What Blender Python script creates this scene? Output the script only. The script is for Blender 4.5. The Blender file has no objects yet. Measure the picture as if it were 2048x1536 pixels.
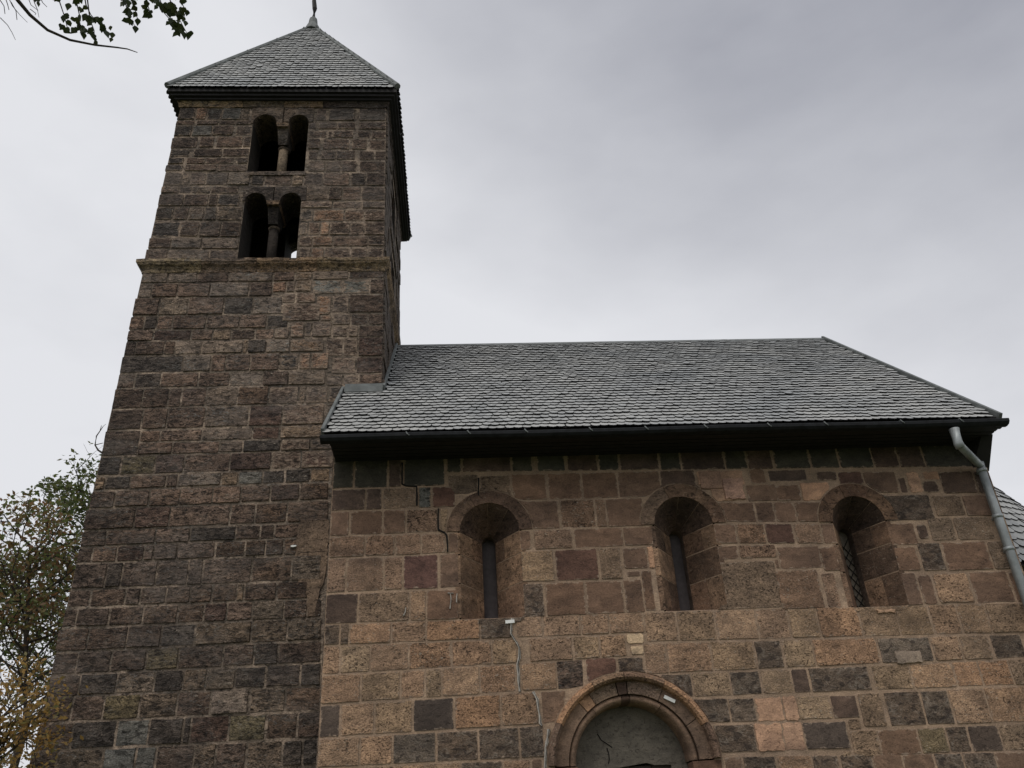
import bpy, bmesh, math, random
import numpy as np
from mathutils import Vector, Matrix
from mathutils.geometry import tessellate_polygon
random.seed(7)
rnd = random.random
U = random.uniform

# ------------------------------------------------------------------ camera
F_PX, CX, CY = 1711.0, 1024.0, 768.0
R = np.array([[0.997362, 0.02029876, -0.06969217],
              [-0.05090163, -0.48890439, -0.87085103],
              [-0.05175, 0.87210117, -0.48658142]])
CAM = np.array([0.0, -8.0, 1.6])
sc = bpy.context.scene
COL = sc.collection
cam_d = bpy.data.cameras.new('camera')
cam = bpy.data.objects.new('camera', cam_d)
COL.objects.link(cam)
m3 = Matrix([list(r) for r in R])
cam.matrix_world = Matrix.Translation(Vector(CAM)) @ m3.to_quaternion().to_matrix().to_4x4()
cam_d.sensor_width = 36.0
cam_d.lens = F_PX * 36.0 / 2048.0
cam_d.clip_start = 0.05
cam_d.clip_end = 3000
sc.camera = cam

# ------------------------------------------------------------------ sky and sun (overcast)
SUN_EL, SUN_AZ = 52.0, -150.0
w = bpy.data.worlds.new('World'); sc.world = w; w.use_nodes = True
nt = w.node_tree; nt.nodes.clear()
def wn(t, **k):
    n = nt.nodes.new(t)
    for a, b in k.items(): setattr(n, a, b)
    return n
out = wn('ShaderNodeOutputWorld'); bg = wn('ShaderNodeBackground')
bg.inputs['Strength'].default_value = 0.1
sky = wn('ShaderNodeTexSky'); sky.sky_type = 'NISHITA'; sky.sun_disc = False
sky.sun_elevation = math.radians(SUN_EL); sky.sun_rotation = math.radians(SUN_AZ)
sky.dust_density = 4.0; sky.air_density = 1.2
tc = wn('ShaderNodeTexCoord')
mp = wn('ShaderNodeMapping'); mp.inputs['Scale'].default_value = (1.0, 1.0, 2.2)
mp.inputs['Rotation'].default_value = (0.0, math.radians(28), 0.0)
mp.inputs['Location'].default_value = (2.35, 1.1, 0.2)
n1 = wn('ShaderNodeTexNoise'); n1.inputs['Scale'].default_value = 1.7; n1.inputs['Detail'].default_value = 6; n1.inputs['Roughness'].default_value = 0.45; n1.inputs['Distortion'].default_value = 0.5
n2 = wn('ShaderNodeTexNoise'); n2.inputs['Scale'].default_value = 5.0; n2.inputs['Detail'].default_value = 5; n2.inputs['Roughness'].default_value = 0.5
r1 = wn('ShaderNodeValToRGB')          # 0 = bright thin cloud, 1 = thick grey cloud
r1.color_ramp.elements[0].position = 0.0; r1.color_ramp.elements[0].color = (7.9, 7.98, 8.32, 1)
r1.color_ramp.elements[1].position = 1.0; r1.color_ramp.elements[1].color = (3.2, 3.3, 3.8, 1)
# a bank of thicker cloud stands high to the right
vd = wn('ShaderNodeVectorMath', operation='DOT_PRODUCT')
vd.inputs[1].default_value = Vector((0.45, 0.30, 0.84)).normalized()
mr = wn('ShaderNodeMapRange'); mr.interpolation_type = 'SMOOTHSTEP'
for i, v in ((1, 0.70), (2, 1.0), (3, 0.0), (4, 0.80)): mr.inputs[i].default_value = v
def lin_(src, k, off):
    m = wn('ShaderNodeMath', operation='MULTIPLY_ADD'); m.inputs[1].default_value = k; m.inputs[2].default_value = off
    nt.links.new(src, m.inputs[0]); return m.outputs[0]
def add_(a_, b_):
    m = wn('ShaderNodeMath', operation='ADD'); nt.links.new(a_, m.inputs[0]); nt.links.new(b_, m.inputs[1]); return m.outputs[0]
mx = wn('ShaderNodeMix', data_type='RGBA'); mx.inputs[0].default_value = 0.96
L = nt.links.new
L(tc.outputs['Generated'], mp.inputs['Vector']); L(mp.outputs[0], n1.inputs['Vector']); L(mp.outputs[0], n2.inputs['Vector'])
L(tc.outputs['Generated'], vd.inputs[0]); L(vd.outputs['Value'], mr.inputs[0])
cl = add_(mr.outputs[0], add_(lin_(n1.outputs['Fac'], 0.75, -0.36), lin_(n2.outputs['Fac'], 0.42, -0.21)))
L(cl, r1.inputs[0])
L(sky.outputs[0], mx.inputs[6]); L(r1.outputs[0], mx.inputs[7]); L(mx.outputs[2], bg.inputs['Color']); L(bg.outputs[0], out.inputs[0])

sun_d = bpy.data.lights.new('sun', 'SUN'); sun_d.energy = 1.15; sun_d.angle = math.radians(28); sun_d.color = (1.0, 0.96, 0.9)
sun = bpy.data.objects.new('sun', sun_d); COL.objects.link(sun)
sv = Vector((-0.26, -0.50, 0.83)).normalized()      # towards the sun
sun.rotation_euler = sv.to_track_quat('Z', 'Y').to_euler()
sky.sun_elevation = math.asin(sv.z); sky.sun_rotation = math.atan2(sv.x, sv.y)
sc.view_settings.view_transform = 'Standard'; sc.view_settings.look = 'None'
sc.view_settings.exposure = 0.0; sc.view_settings.gamma = 1.0

# ------------------------------------------------------------------ helpers
def ray(px, py):
    v = R @ np.array([px - CX, -(py - CY), -F_PX]); return v / np.linalg.norm(v)
def at(px, py, Y):
    """world point where the sight line through a measured photo point meets the wall plane y = Y"""
    d = ray(px, py); t = (Y - CAM[1]) / d[1]; p = CAM + t * d
    return Vector((p[0], p[1], p[2]))
def at_d(px, py, dist):
    p = CAM + ray(px, py) * dist; return Vector((p[0], p[1], p[2]))
def proj(P):
    v = R.T @ (np.array(P) - CAM); return CX + F_PX * v[0] / -v[2], CY - F_PX * v[1] / -v[2]
def s2l(c):
    c = c / 255.0
    return c / 12.92 if c <= 0.04045 else ((c + 0.055) / 1.055) ** 2.4
def tag(o, label=None, cat=None, group=None, kind=None):
    if label: o['label'] = label
    if cat: o['category'] = cat
    if group: o['group'] = group
    if kind: o['kind'] = kind
    return o
def world_of(o):
    return o.matrix_basis.copy() if o.parent is None else world_of(o.parent) @ o.matrix_parent_inverse @ o.matrix_basis
def link(o, parent=None):
    COL.objects.link(o)
    if parent is not None:
        o.parent = parent
        o.matrix_parent_inverse = world_of(parent).inverted()
    return o
def mesh_obj(name, verts, faces, mat, parent=None, loc=None, smooth=False):
    me = bpy.data.meshes.new(name)
    if loc is not None:
        l = Vector(loc); verts = [Vector(v) - l for v in verts]
    me.from_pydata([tuple(v) for v in verts], [], faces)
    me.materials.append(mat)
    if smooth:
        for p in me.polygons: p.use_smooth = True
    o = bpy.data.objects.new(name, me)
    if loc is not None: o.location = loc
    return link(o, parent)
def empty(name, loc, parent=None):
    o = bpy.data.objects.new(name, None); o.location = loc; o.empty_display_size = 0.1
    return link(o, parent)
class MB:
    """collects boxes, prisms and tubes into ONE mesh"""
    def __init__(s): s.v = []; s.f = []
    def add(s, vs, fs):
        b = len(s.v); s.v += [Vector(v) for v in vs]; s.f += [[i + b for i in f] for f in fs]; return s
    def box(s, x0, x1, y0, y1, z0, z1):
        return s.add([(x, y, z) for x in (x0, x1) for y in (y0, y1) for z in (z0, z1)],
                     [(0, 1, 3, 2), (4, 6, 7, 5), (0, 4, 5, 1), (2, 3, 7, 6), (0, 2, 6, 4), (1, 5, 7, 3)])
    def hexa(s, p):   # 8 points: bottom 4 ccw, top 4 ccw
        return s.add(p, [(3, 2, 1, 0), (4, 5, 6, 7), (0, 1, 5, 4), (1, 2, 6, 5), (2, 3, 7, 6), (3, 0, 4, 7)])
    def tube(s, pts, rad, n=6, cap=True):
        pts = [Vector(p) for p in pts]; rings = []
        rads = rad if isinstance(rad, (list, tuple)) else [rad] * len(pts)
        for i, p in enumerate(pts):
            d = (pts[min(i + 1, len(pts) - 1)] - pts[max(i - 1, 0)]).normalized()
            a = d.cross(Vector((0, 0, 1)))
            if a.length < 1e-3: a = d.cross(Vector((1, 0, 0)))
            a.normalize(); b = d.cross(a)
            rings.append([p + (a * math.cos(t) + b * math.sin(t)) * rads[i] for t in [2 * math.pi * k / n for k in range(n)]])
        vs = [v for r in rings for v in r]; fs = []
        for i in range(len(pts) - 1):
            for k in range(n):
                fs.append((i * n + k, i * n + (k + 1) % n, (i + 1) * n + (k + 1) % n, (i + 1) * n + k))
        if cap: fs += [tuple(range(n))[::-1], tuple(range((len(pts) - 1) * n, len(pts) * n))]
        return s.add(vs, fs)
    def strip(s, outline, y0, y1):   # polygon in (x,z) extruded between y0 (front) and y1
        n = len(outline)
        vs = [(x, y0, z) for x, z in outline] + [(x, y1, z) for x, z in outline]
        tris = tessellate_polygon([[Vector((x, z, 0)) for x, z in outline]])
        fs = [tuple(t) for t in tris] + [tuple(i + n for i in t[::-1]) for t in tris]
        fs += [(i, (i + 1) % n, n + (i + 1) % n, n + i) for i in range(n)]
        return s.add(vs, fs)
    def build(s, name, mat, parent=None, loc=None, smooth=False):
        o = mesh_obj(name, s.v, s.f, mat, parent, loc, smooth)
        bm = bmesh.new(); bm.from_mesh(o.data); bmesh.ops.recalc_face_normals(bm, faces=bm.faces); bm.to_mesh(o.data); bm.free()
        return o

# ------------------------------------------------------------------ materials
def new_mat(name):
    m = bpy.data.materials.new(name); m.use_nodes = True
    t = m.node_tree; t.nodes.clear()
    o = t.nodes.new('ShaderNodeOutputMaterial'); b = t.nodes.new('ShaderNodeBsdfPrincipled')
    t.links.new(b.outputs[0], o.inputs[0])
    return m, t, b
def N(t, ty, **k):
    n = t.nodes.new(ty)
    for a, v in k.items():
        if a.startswith('i_'):
            key = a[2:]; n.inputs[int(key) if key.isdigit() else key].default_value = v
        else: setattr(n, a, v)
    return n
def ramp(t, src, p0, p1, c0=(0, 0, 0, 1), c1=(1, 1, 1, 1)):
    r = t.nodes.new('ShaderNodeValToRGB'); e = r.color_ramp.elements
    e[0].position, e[1].position = p0, p1; e[0].color, e[1].color = c0, c1
    t.links.new(src, r.inputs[0]); return r.outputs[0]
def mixc(t, fac, a, b, mode='MIX'):
    m = t.nodes.new('ShaderNodeMix'); m.data_type = 'RGBA'; m.blend_type = mode; m.clamp_factor = True
    for s, i in ((fac, 0), (a, 6), (b, 7)):
        if hasattr(s, 'links'): t.links.new(s, m.inputs[i])
        elif i == 0: m.inputs[0].default_value = s
        else: m.inputs[i].default_value = s
    return m.outputs[2]
def noise(t, co, scale, detail=4, rough=0.55, dist=0.0):
    n = N(t, 'ShaderNodeTexNoise', i_Scale=scale, i_Detail=detail, i_Roughness=rough, i_Distortion=dist)
    t.links.new(co, n.inputs['Vector']); return n.outputs['Fac']
def mathn(t, op, a, b):
    m = N(t, 'ShaderNodeMath', operation=op)
    for s, i in ((a, 0), (b, 1)):
        if hasattr(s, 'links'): t.links.new(s, m.inputs[i])
        else: m.inputs[i].default_value = s
    return m.outputs[0]

SMEAR = (0.36, 0.275, 0.208, 1)
def stone_mat(name, grain=0.25, pits=0.0, pit_scale=22, flecks=0.0, veins=0.0, crust=0.0, stain=0.35, bump=0.5, base=None, base2=None, rough=0.92, smear=0.9, aniso=1.5, depth=0.02):
    m, t, b = new_mat(name)
    geo = N(t, 'ShaderNodeNewGeometry'); oi = N(t, 'ShaderNodeObjectInfo')
    # each stone gets its own offset in the noise, so that patterns stop at the joints
    sc_ = N(t, 'ShaderNodeVectorMath', operation='SCALE'); sc_.inputs[3].default_value = 37.0
    cmb = N(t, 'ShaderNodeCombineXYZ')
    for i in range(3): t.links.new(oi.outputs['Random'], cmb.inputs[i])
    t.links.new(cmb.outputs[0], sc_.inputs[0])
    addv = N(t, 'ShaderNodeVectorMath', operation='ADD')
    t.links.new(geo.outputs['Position'], addv.inputs[0]); t.links.new(sc_.outputs[0], addv.inputs[1])
    st_ = N(t, 'ShaderNodeVectorMath', operation='MULTIPLY'); st_.inputs[1].default_value = (1.0, 1.0, aniso)
    t.links.new(addv.outputs[0], st_.inputs[0])
    sw_ = N(t, 'ShaderNodeVectorMath', operation='MULTIPLY'); sw_.inputs[1].default_value = (1.0, 1.0, aniso)
    t.links.new(geo.outputs['Position'], sw_.inputs[0])
    P, W = st_.outputs[0], sw_.outputs[0]
    if base is None: col = oi.outputs['Color']
    else:
        rgb = N(t, 'ShaderNodeRGB'); rgb.outputs[0].default_value = base; col = rgb.outputs[0]
    if base2 is not None: col = mixc(t, ramp(t, noise(t, W, 2.3, 5, 0.62), 0.46, 0.60), col, base2)
    rnd_ = mathn(t, 'MULTIPLY', mathn(t, 'SUBTRACT', oi.outputs['Random'], 0.5), 0.34)
    fine = noise(t, P, 70, 5, 0.65); mid = noise(t, P, 9, 5, 0.6, 0.4); big = noise(t, W, 1.3, 4, 0.6)
    g = 1.0
    lo, hi = 1 - 2.2 * grain, 1 + 1.6 * grain
    col = mixc(t, 1.0, col, ramp(t, fine, 0.28, 0.72, (lo, lo, lo, 1), (hi, hi, hi * 0.98, 1)), 'MULTIPLY')
    col = mixc(t, 1.0, col, ramp(t, mid, 0.30, 0.72, (1 - stain, 1 - stain, 1 - stain, 1), (1 + stain * 0.55, 1 + stain * 0.5, 1 + stain * 0.42, 1)), 'MULTIPLY')
    col = mixc(t, 1.0, col, ramp(t, big, 0.35, 0.68, (0.84, 0.83, 0.84, 1), (1.12, 1.10, 1.07, 1)), 'MULTIPLY')
    h = mathn(t, 'ADD', mathn(t, 'MULTIPLY', mid, 1.2), mathn(t, 'MULTIPLY', fine, 0.35))
    if veins:
        vn = noise(t, P, 10, 6, 0.62, 1.4)
        rdg = mathn(t, 'ABSOLUTE', mathn(t, 'SUBTRACT', vn, 0.5), 0.0)
        e = mathn(t, 'MULTIPLY', ramp(t, rdg, 0.0, 0.055, (1, 1, 1, 1), (0, 0, 0, 1)), ramp(t, noise(t, P, 7, 4, 0.6), 0.44, 0.62))
        col = mixc(t, mathn(t, 'MULTIPLY', e, veins), col, (0.30, 0.255, 0.21, 1))
        clast = ramp(t, noise(t, P, 13, 3, 0.5, 0.5), 0.54, 0.62)
        col = mixc(t, mathn(t, 'MULTIPLY', clast, 0.7), col, (0.035, 0.027, 0.024, 1))
        h = mathn(t, 'SUBTRACT', h, mathn(t, 'MULTIPLY', rdg, 1.5))
    if pits:
        pn = noise(t, P, pit_scale * 1.25, 4, 0.55, 0.7)
        pm = mathn(t, 'MULTIPLY', ramp(t, pn, 0.575, 0.655), ramp(t, mathn(t, 'ADD', noise(t, P, 5, 3), rnd_), 0.36, 0.58))
        col = mixc(t, mathn(t, 'MULTIPLY', pm, pits), col, (0.028, 0.02, 0.016, 1))
        h = mathn(t, 'SUBTRACT', h, mathn(t, 'MULTIPLY', pm, 0.9))
    if flecks:
        fn = noise(t, P, pit_scale * 1.6, 3, 0.5, 0.3)
        fm = mathn(t, 'MULTIPLY', ramp(t, fn, 0.615, 0.68), ramp(t, mathn(t, 'SUBTRACT', noise(t, P, 4.5, 2), rnd_), 0.42, 0.62))
        col = mixc(t, mathn(t, 'MULTIPLY', fm, flecks), col, (0.55, 0.47, 0.38, 1))
        h = mathn(t, 'ADD', h, mathn(t, 'MULTIPLY', fm, 0.3))
    if crust:
        cn = noise(t, W, 26, 6, 0.7, 0.8)
        cm = mathn(t, 'MULTIPLY', ramp(t, cn, 0.52, 0.62), ramp(t, noise(t, W, 1.9, 5, 0.62), 0.44, 0.64))
        col = mixc(t, mathn(t, 'MULTIPLY', cm, crust), col, (0.40, 0.39, 0.365, 1))
        dk = mathn(t, 'MULTIPLY', ramp(t, noise(t, P, 13, 6, 0.68, 0.6), 0.53, 0.64), 0.75)
        col = mixc(t, dk, col, (0.02, 0.017, 0.016, 1))
        h = mathn(t, 'ADD', h, mathn(t, 'SUBTRACT', mathn(t, 'MULTIPLY', cm, 0.4), mathn(t, 'MULTIPLY', dk, 0.6)))
    if smear and base is None:
        at_ = N(t, 'ShaderNodeAttribute', attribute_name='edge')
        wn_ = noise(t, W, 17, 5, 0.62, 0.3)
        sm = ramp(t, mathn(t, 'ADD', at_.outputs['Fac'], mathn(t, 'MULTIPLY', mathn(t, 'SUBTRACT', wn_, 0.5), 2.6)), 0.72, 1.0)
        tint = mixc(t, 1.0, SMEAR, ramp(t, fine, 0.3, 0.7, (0.7, 0.7, 0.7, 1), (1.15, 1.15, 1.15, 1)), 'MULTIPLY')
        col = mixc(t, mathn(t, 'MULTIPLY', sm, smear), col, tint)
        # broad weathering that runs across the joints
        if crust: col = mixc(t, mathn(t, 'MULTIPLY', ramp(t, noise(t, W, 0.95, 7, 0.66, 0.4), 0.50, 0.64), 0.42), col, (0.235, 0.20, 0.175, 1))
        dn = ramp(t, noise(t, W, 2.2, 7, 0.70, 0.5), 0.38, 0.66, (0.64, 0.635, 0.645, 1), (1.26, 1.23, 1.19, 1))
        col = mixc(t, 1.0, col, dn, 'MULTIPLY')
    t.links.new(col, b.inputs['Base Color'])
    b.inputs['Roughness'].default_value = rough; b.inputs['Specular IOR Level'].default_value = 0.25
    bp = N(t, 'ShaderNodeBump'); bp.inputs['Strength'].default_value = bump; bp.inputs['Distance'].default_value = depth
    t.links.new(h, bp.inputs['Height']); t.links.new(bp.outputs[0], b.inputs['Normal'])
    return m

M = {}
M['smooth'] = stone_mat('stone_plain', grain=0.20, stain=0.26, bump=0.4, pits=0.45)
M['pit'] = stone_mat('stone_pitted', grain=0.34, pits=0.7, pit_scale=30, flecks=0.5, stain=0.30, bump=0.8)
M['heavy'] = stone_mat('stone_coarse', grain=0.44, pits=0.85, pit_scale=22, flecks=0.65, stain=0.42, bump=1.0)
M['breccia'] = stone_mat('stone_breccia', grain=0.34, veins=0.7, stain=0.42, bump=0.9)
M['rough'] = stone_mat('stone_rough', grain=0.44, pits=0.9, pit_scale=16, flecks=0.5, stain=0.48, crust=0.6, bump=1.0, aniso=2.1, depth=0.032)
M['lichen'] = stone_mat('stone_crusted', grain=0.40, stain=0.45, crust=0.95, flecks=0.4, bump=1.0, aniso=2.1, depth=0.032)
M['worn'] = stone_mat('stone_worn', grain=0.30, pits=0.6, pit_scale=20, flecks=0.25, stain=0.42, bump=0.8)
M['patch'] = stone_mat('mortar_patch', grain=0.18, stain=0.26, bump=0.5, pits=0.35)
M['mortar'] = stone_mat('mortar', grain=0.22, stain=0.28, bump=0.6, base=(0.34, 0.245, 0.175, 1), base2=(0.43, 0.31, 0.225, 1))
M['mortar_tower'] = stone_mat('mortar_tower', grain=0.26, stain=0.45, bump=0.8, base=(0.17, 0.138, 0.112, 1), base2=(0.40, 0.315, 0.25, 1), crust=0.4)
M['masonry'] = stone_mat('masonry', grain=0.3, stain=0.5, bump=0.9, base=(0.16, 0.125, 0.105, 1))

def plain(name, c, rough=0.7, metal=0.0, var=0.2, scale=12, bump=0.15, spec=0.4):
    m, t, b = new_mat(name)
    geo = N(t, 'ShaderNodeNewGeometry'); P = geo.outputs['Position']
    n = noise(t, P, scale, 5, 0.6)
    col = mixc(t, 1.0, (c[0], c[1], c[2], 1), ramp(t, n, 0.3, 0.7, (1 - var, 1 - var, 1 - var, 1), (1 + var, 1 + var, 1 + var, 1)), 'MULTIPLY')
    t.links.new(col, b.inputs['Base Color']); b.inputs['Roughness'].default_value = rough; b.inputs['Metallic'].default_value = metal
    b.inputs['Specular IOR Level'].default_value = spec
    if bump:
        bp = N(t, 'ShaderNodeBump'); bp.inputs['Strength'].default_value = bump; bp.inputs['Distance'].default_value = 0.01
        t.links.new(n, bp.inputs['Height']); t.links.new(bp.outputs[0], b.inputs['Normal'])
    return m
M['wood'] = plain('dark_eaves_wood', (0.016, 0.014, 0.014), 0.75, scale=9, var=0.4)
M['gutter'] = plain('gutter_metal', (0.011, 0.012, 0.014), 0.75, 0.0, var=0.6, scale=14, spec=0.3)
M['zinc'] = plain('zinc', (0.30, 0.32, 0.325), 0.5, 0.35, var=0.3, scale=6)
M['lead'] = plain('lead_flashing', (0.14, 0.15, 0.147), 0.7, 0.1, var=0.35, scale=9)
M['iron'] = plain('iron', (0.02, 0.018, 0.017), 0.6, 0.6)
M['dark'] = plain('dark_interior', (0.012, 0.011, 0.010), 0.9)
M['plaster_white'] = plain('white_gauge', (0.75, 0.75, 0.72), 0.6, var=0.08)
M['crackfill'] = plain('crack_filler', (0.37, 0.34, 0.30), 0.95, var=0.35, scale=30, bump=0.6)
M['crack'] = plain('crack_dark', (0.012, 0.010, 0.009), 1.0)
M['tymp'] = stone_mat('tympanum_slab', grain=0.12, stain=0.30, bump=0.5, pits=0.4, base=(0.15, 0.134, 0.112, 1))
M['board'] = plain('window_board', (0.075, 0.062, 0.062), 0.75, var=0.2, scale=20)
M['glass'] = plain('window_glass', (0.12, 0.10, 0.075), 0.6, var=0.4, scale=16, spec=0.3)
M['caulk'] = plain('door_wood', (0.05, 0.035, 0.025), 0.7)

def slate_mat():
    m, t, b = new_mat('slate')
    geo = N(t, 'ShaderNodeNewGeometry'); oi = N(t, 'ShaderNodeObjectInfo')
    rr = mathn(t, 'FRACT', mathn(t, 'ADD', geo.outputs['Random Per Island'], oi.outputs['Random']), 0.0)
    P = geo.outputs['Position']
    col = ramp(t, rr, 0.0, 1.0, (0.325, 0.33, 0.325, 1), (0.39, 0.395, 0.385, 1))
    col = mixc(t, 1.0, col, ramp(t, noise(t, P, 1.1, 4, 0.6), 0.32, 0.68, (0.78, 0.80, 0.82, 1), (1.15, 1.13, 1.1, 1)), 'MULTIPLY')
    f = noise(t, P, 45, 4, 0.6)
    col = mixc(t, 1.0, col, ramp(t, f, 0.3, 0.7, (0.88, 0.88, 0.88, 1), (1.1, 1.1, 1.1, 1)), 'MULTIPLY')
    t.links.new(col, b.inputs['Base Color']); b.inputs['Roughness'].default_value = 0.55; b.inputs['Specular IOR Level'].default_value = 0.45
    bp = N(t, 'ShaderNodeBump'); bp.inputs['Strength'].default_value = 0.4; bp.inputs['Distance'].default_value = 0.01
    t.links.new(f, bp.inputs['Height']); t.links.new(bp.outputs[0], b.inputs['Normal'])
    return m
M['slate'] = slate_mat()
M['slate_edge_shade'] = plain('slate_edge_shade', (0.020, 0.020, 0.021), 0.9, var=0.3)  # shadow of the gaps between slates, painted on the butt faces

def leaf_mat(name, cols, trans=0.35):
    m, t, b = new_mat(name)
    geo = N(t, 'ShaderNodeNewGeometry')
    r = t.nodes.new('ShaderNodeValToRGB'); e = r.color_ramp.elements
    while len(e) < len(cols): e.new(0.5)
    for i, c in enumerate(cols):
        e[i].position = i / (len(cols) - 1); e[i].color = (*c, 1)
    t.links.new(geo.outputs['Random Per Island'], r.inputs[0])
    t.links.new(r.outputs[0], b.inputs['Base Color']); b.inputs['Roughness'].default_value = 0.6
    tr = N(t, 'ShaderNodeBsdfTranslucent'); t.links.new(r.outputs[0], tr.inputs[0])
    ms = N(t, 'ShaderNodeMixShader'); ms.inputs[0].default_value = trans
    o = [n for n in t.nodes if n.type == 'OUTPUT_MATERIAL'][0]
    t.links.new(b.outputs[0], ms.inputs[1]); t.links.new(tr.outputs[0], ms.inputs[2]); t.links.new(ms.outputs[0], o.inputs[0])
    return m
M['bark'] = plain('bark', (0.045, 0.036, 0.028), 0.95, scale=20, var=0.35, bump=0.5)
M['grass'] = plain('grass_ground', (0.07, 0.085, 0.035), 0.95, scale=3, var=0.4)

# ------------------------------------------------------------------ measured masonry
TILE = dict(A=(640, 896), B=(1088, 896), C=(1536, 896), D=(624, 1200), E=(1088, 1200), F=(1536, 1200),
            G=(288, 192), H=(240, 512), I=(160, 832), J=(128, 1120), K=(64, 1200), L=(400, 1200))
def tl(t, x, y): return TILE[t][0] + x / 4.0, TILE[t][1] + y / 4.0
KALB = 2.3          # albedo for a tone seen in the photograph
TONE = dict(b=((87, 70, 59), 'smooth'), d=((66, 55, 49), 'smooth'), r=((74, 56, 49), 'smooth'), R=((75, 57, 53), 'smooth'),
            p=((100, 82, 69), 'pit'), P=((106, 86, 72), 'heavy'), t=((118, 98, 81), 'pit'), o=((120, 96, 77), 'pit'),
            y=((114, 97, 80), 'pit'), k=((72, 62, 55), 'breccia'), K=((86, 77, 69), 'breccia'), m=((134, 108, 90), 'patch'),
            w=((142, 126, 106), 'smooth'), g=((95, 81, 69), 'pit'), n=((56, 50, 46), 'smooth'), q=((84, 75, 60), 'pit'),
            h=((52, 50, 44), 'smooth'), u=((76, 75, 72), 'lichen'), c=((88, 79, 72), 'lichen'), e=((82, 69, 61), 'rough'), a=((66, 56, 50), 'rough'))  # h: greenish stain of the top courses, with eave shade painted in
TONE_L = dict(TONE, p=((114, 94, 78), 'pit'), g=((106, 90, 75), 'pit'), P=((116, 94, 77), 'heavy'), k=((76, 66, 58), 'breccia'), n=((64, 56, 51), 'smooth'), b=((92, 75, 63), 'smooth'))
TONE_T = dict(TONE, t=((96, 82, 69), 'rough'), o=((100, 82, 67), 'rough'), m=((112, 90, 75), 'rough'), r=((64, 52, 47), 'rough'), n=((54, 49, 46), 'rough'), b=((76, 63, 54), 'rough'), d=((58, 49, 44), 'rough'), g=((84, 74, 65), 'rough'), q=((78, 71, 57), 'rough'))
def parse(tok):
    """'A: 90 d 275 d 545 | 668 d 1000' -> (x0, x1, tone) in photo pixels"""
    res = []; ox = 0; prev = None; tone = None
    for s in tok.split():
        if s.endswith(':'): ox = TILE[s[0]][0]
        elif s == '|': prev = None; tone = None
        elif s.lstrip('-').replace('.', '').isdigit():
            x = ox + float(s) / 4.0
            if prev is not None and tone: res.append((prev, x, tone))
            prev = x; tone = None
        else: tone = s
    return res
def ln(l, x): x0, y0, x1, y1 = l; return y0 + (y1 - y0) * (x - x0) / (x1 - x0)
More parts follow.
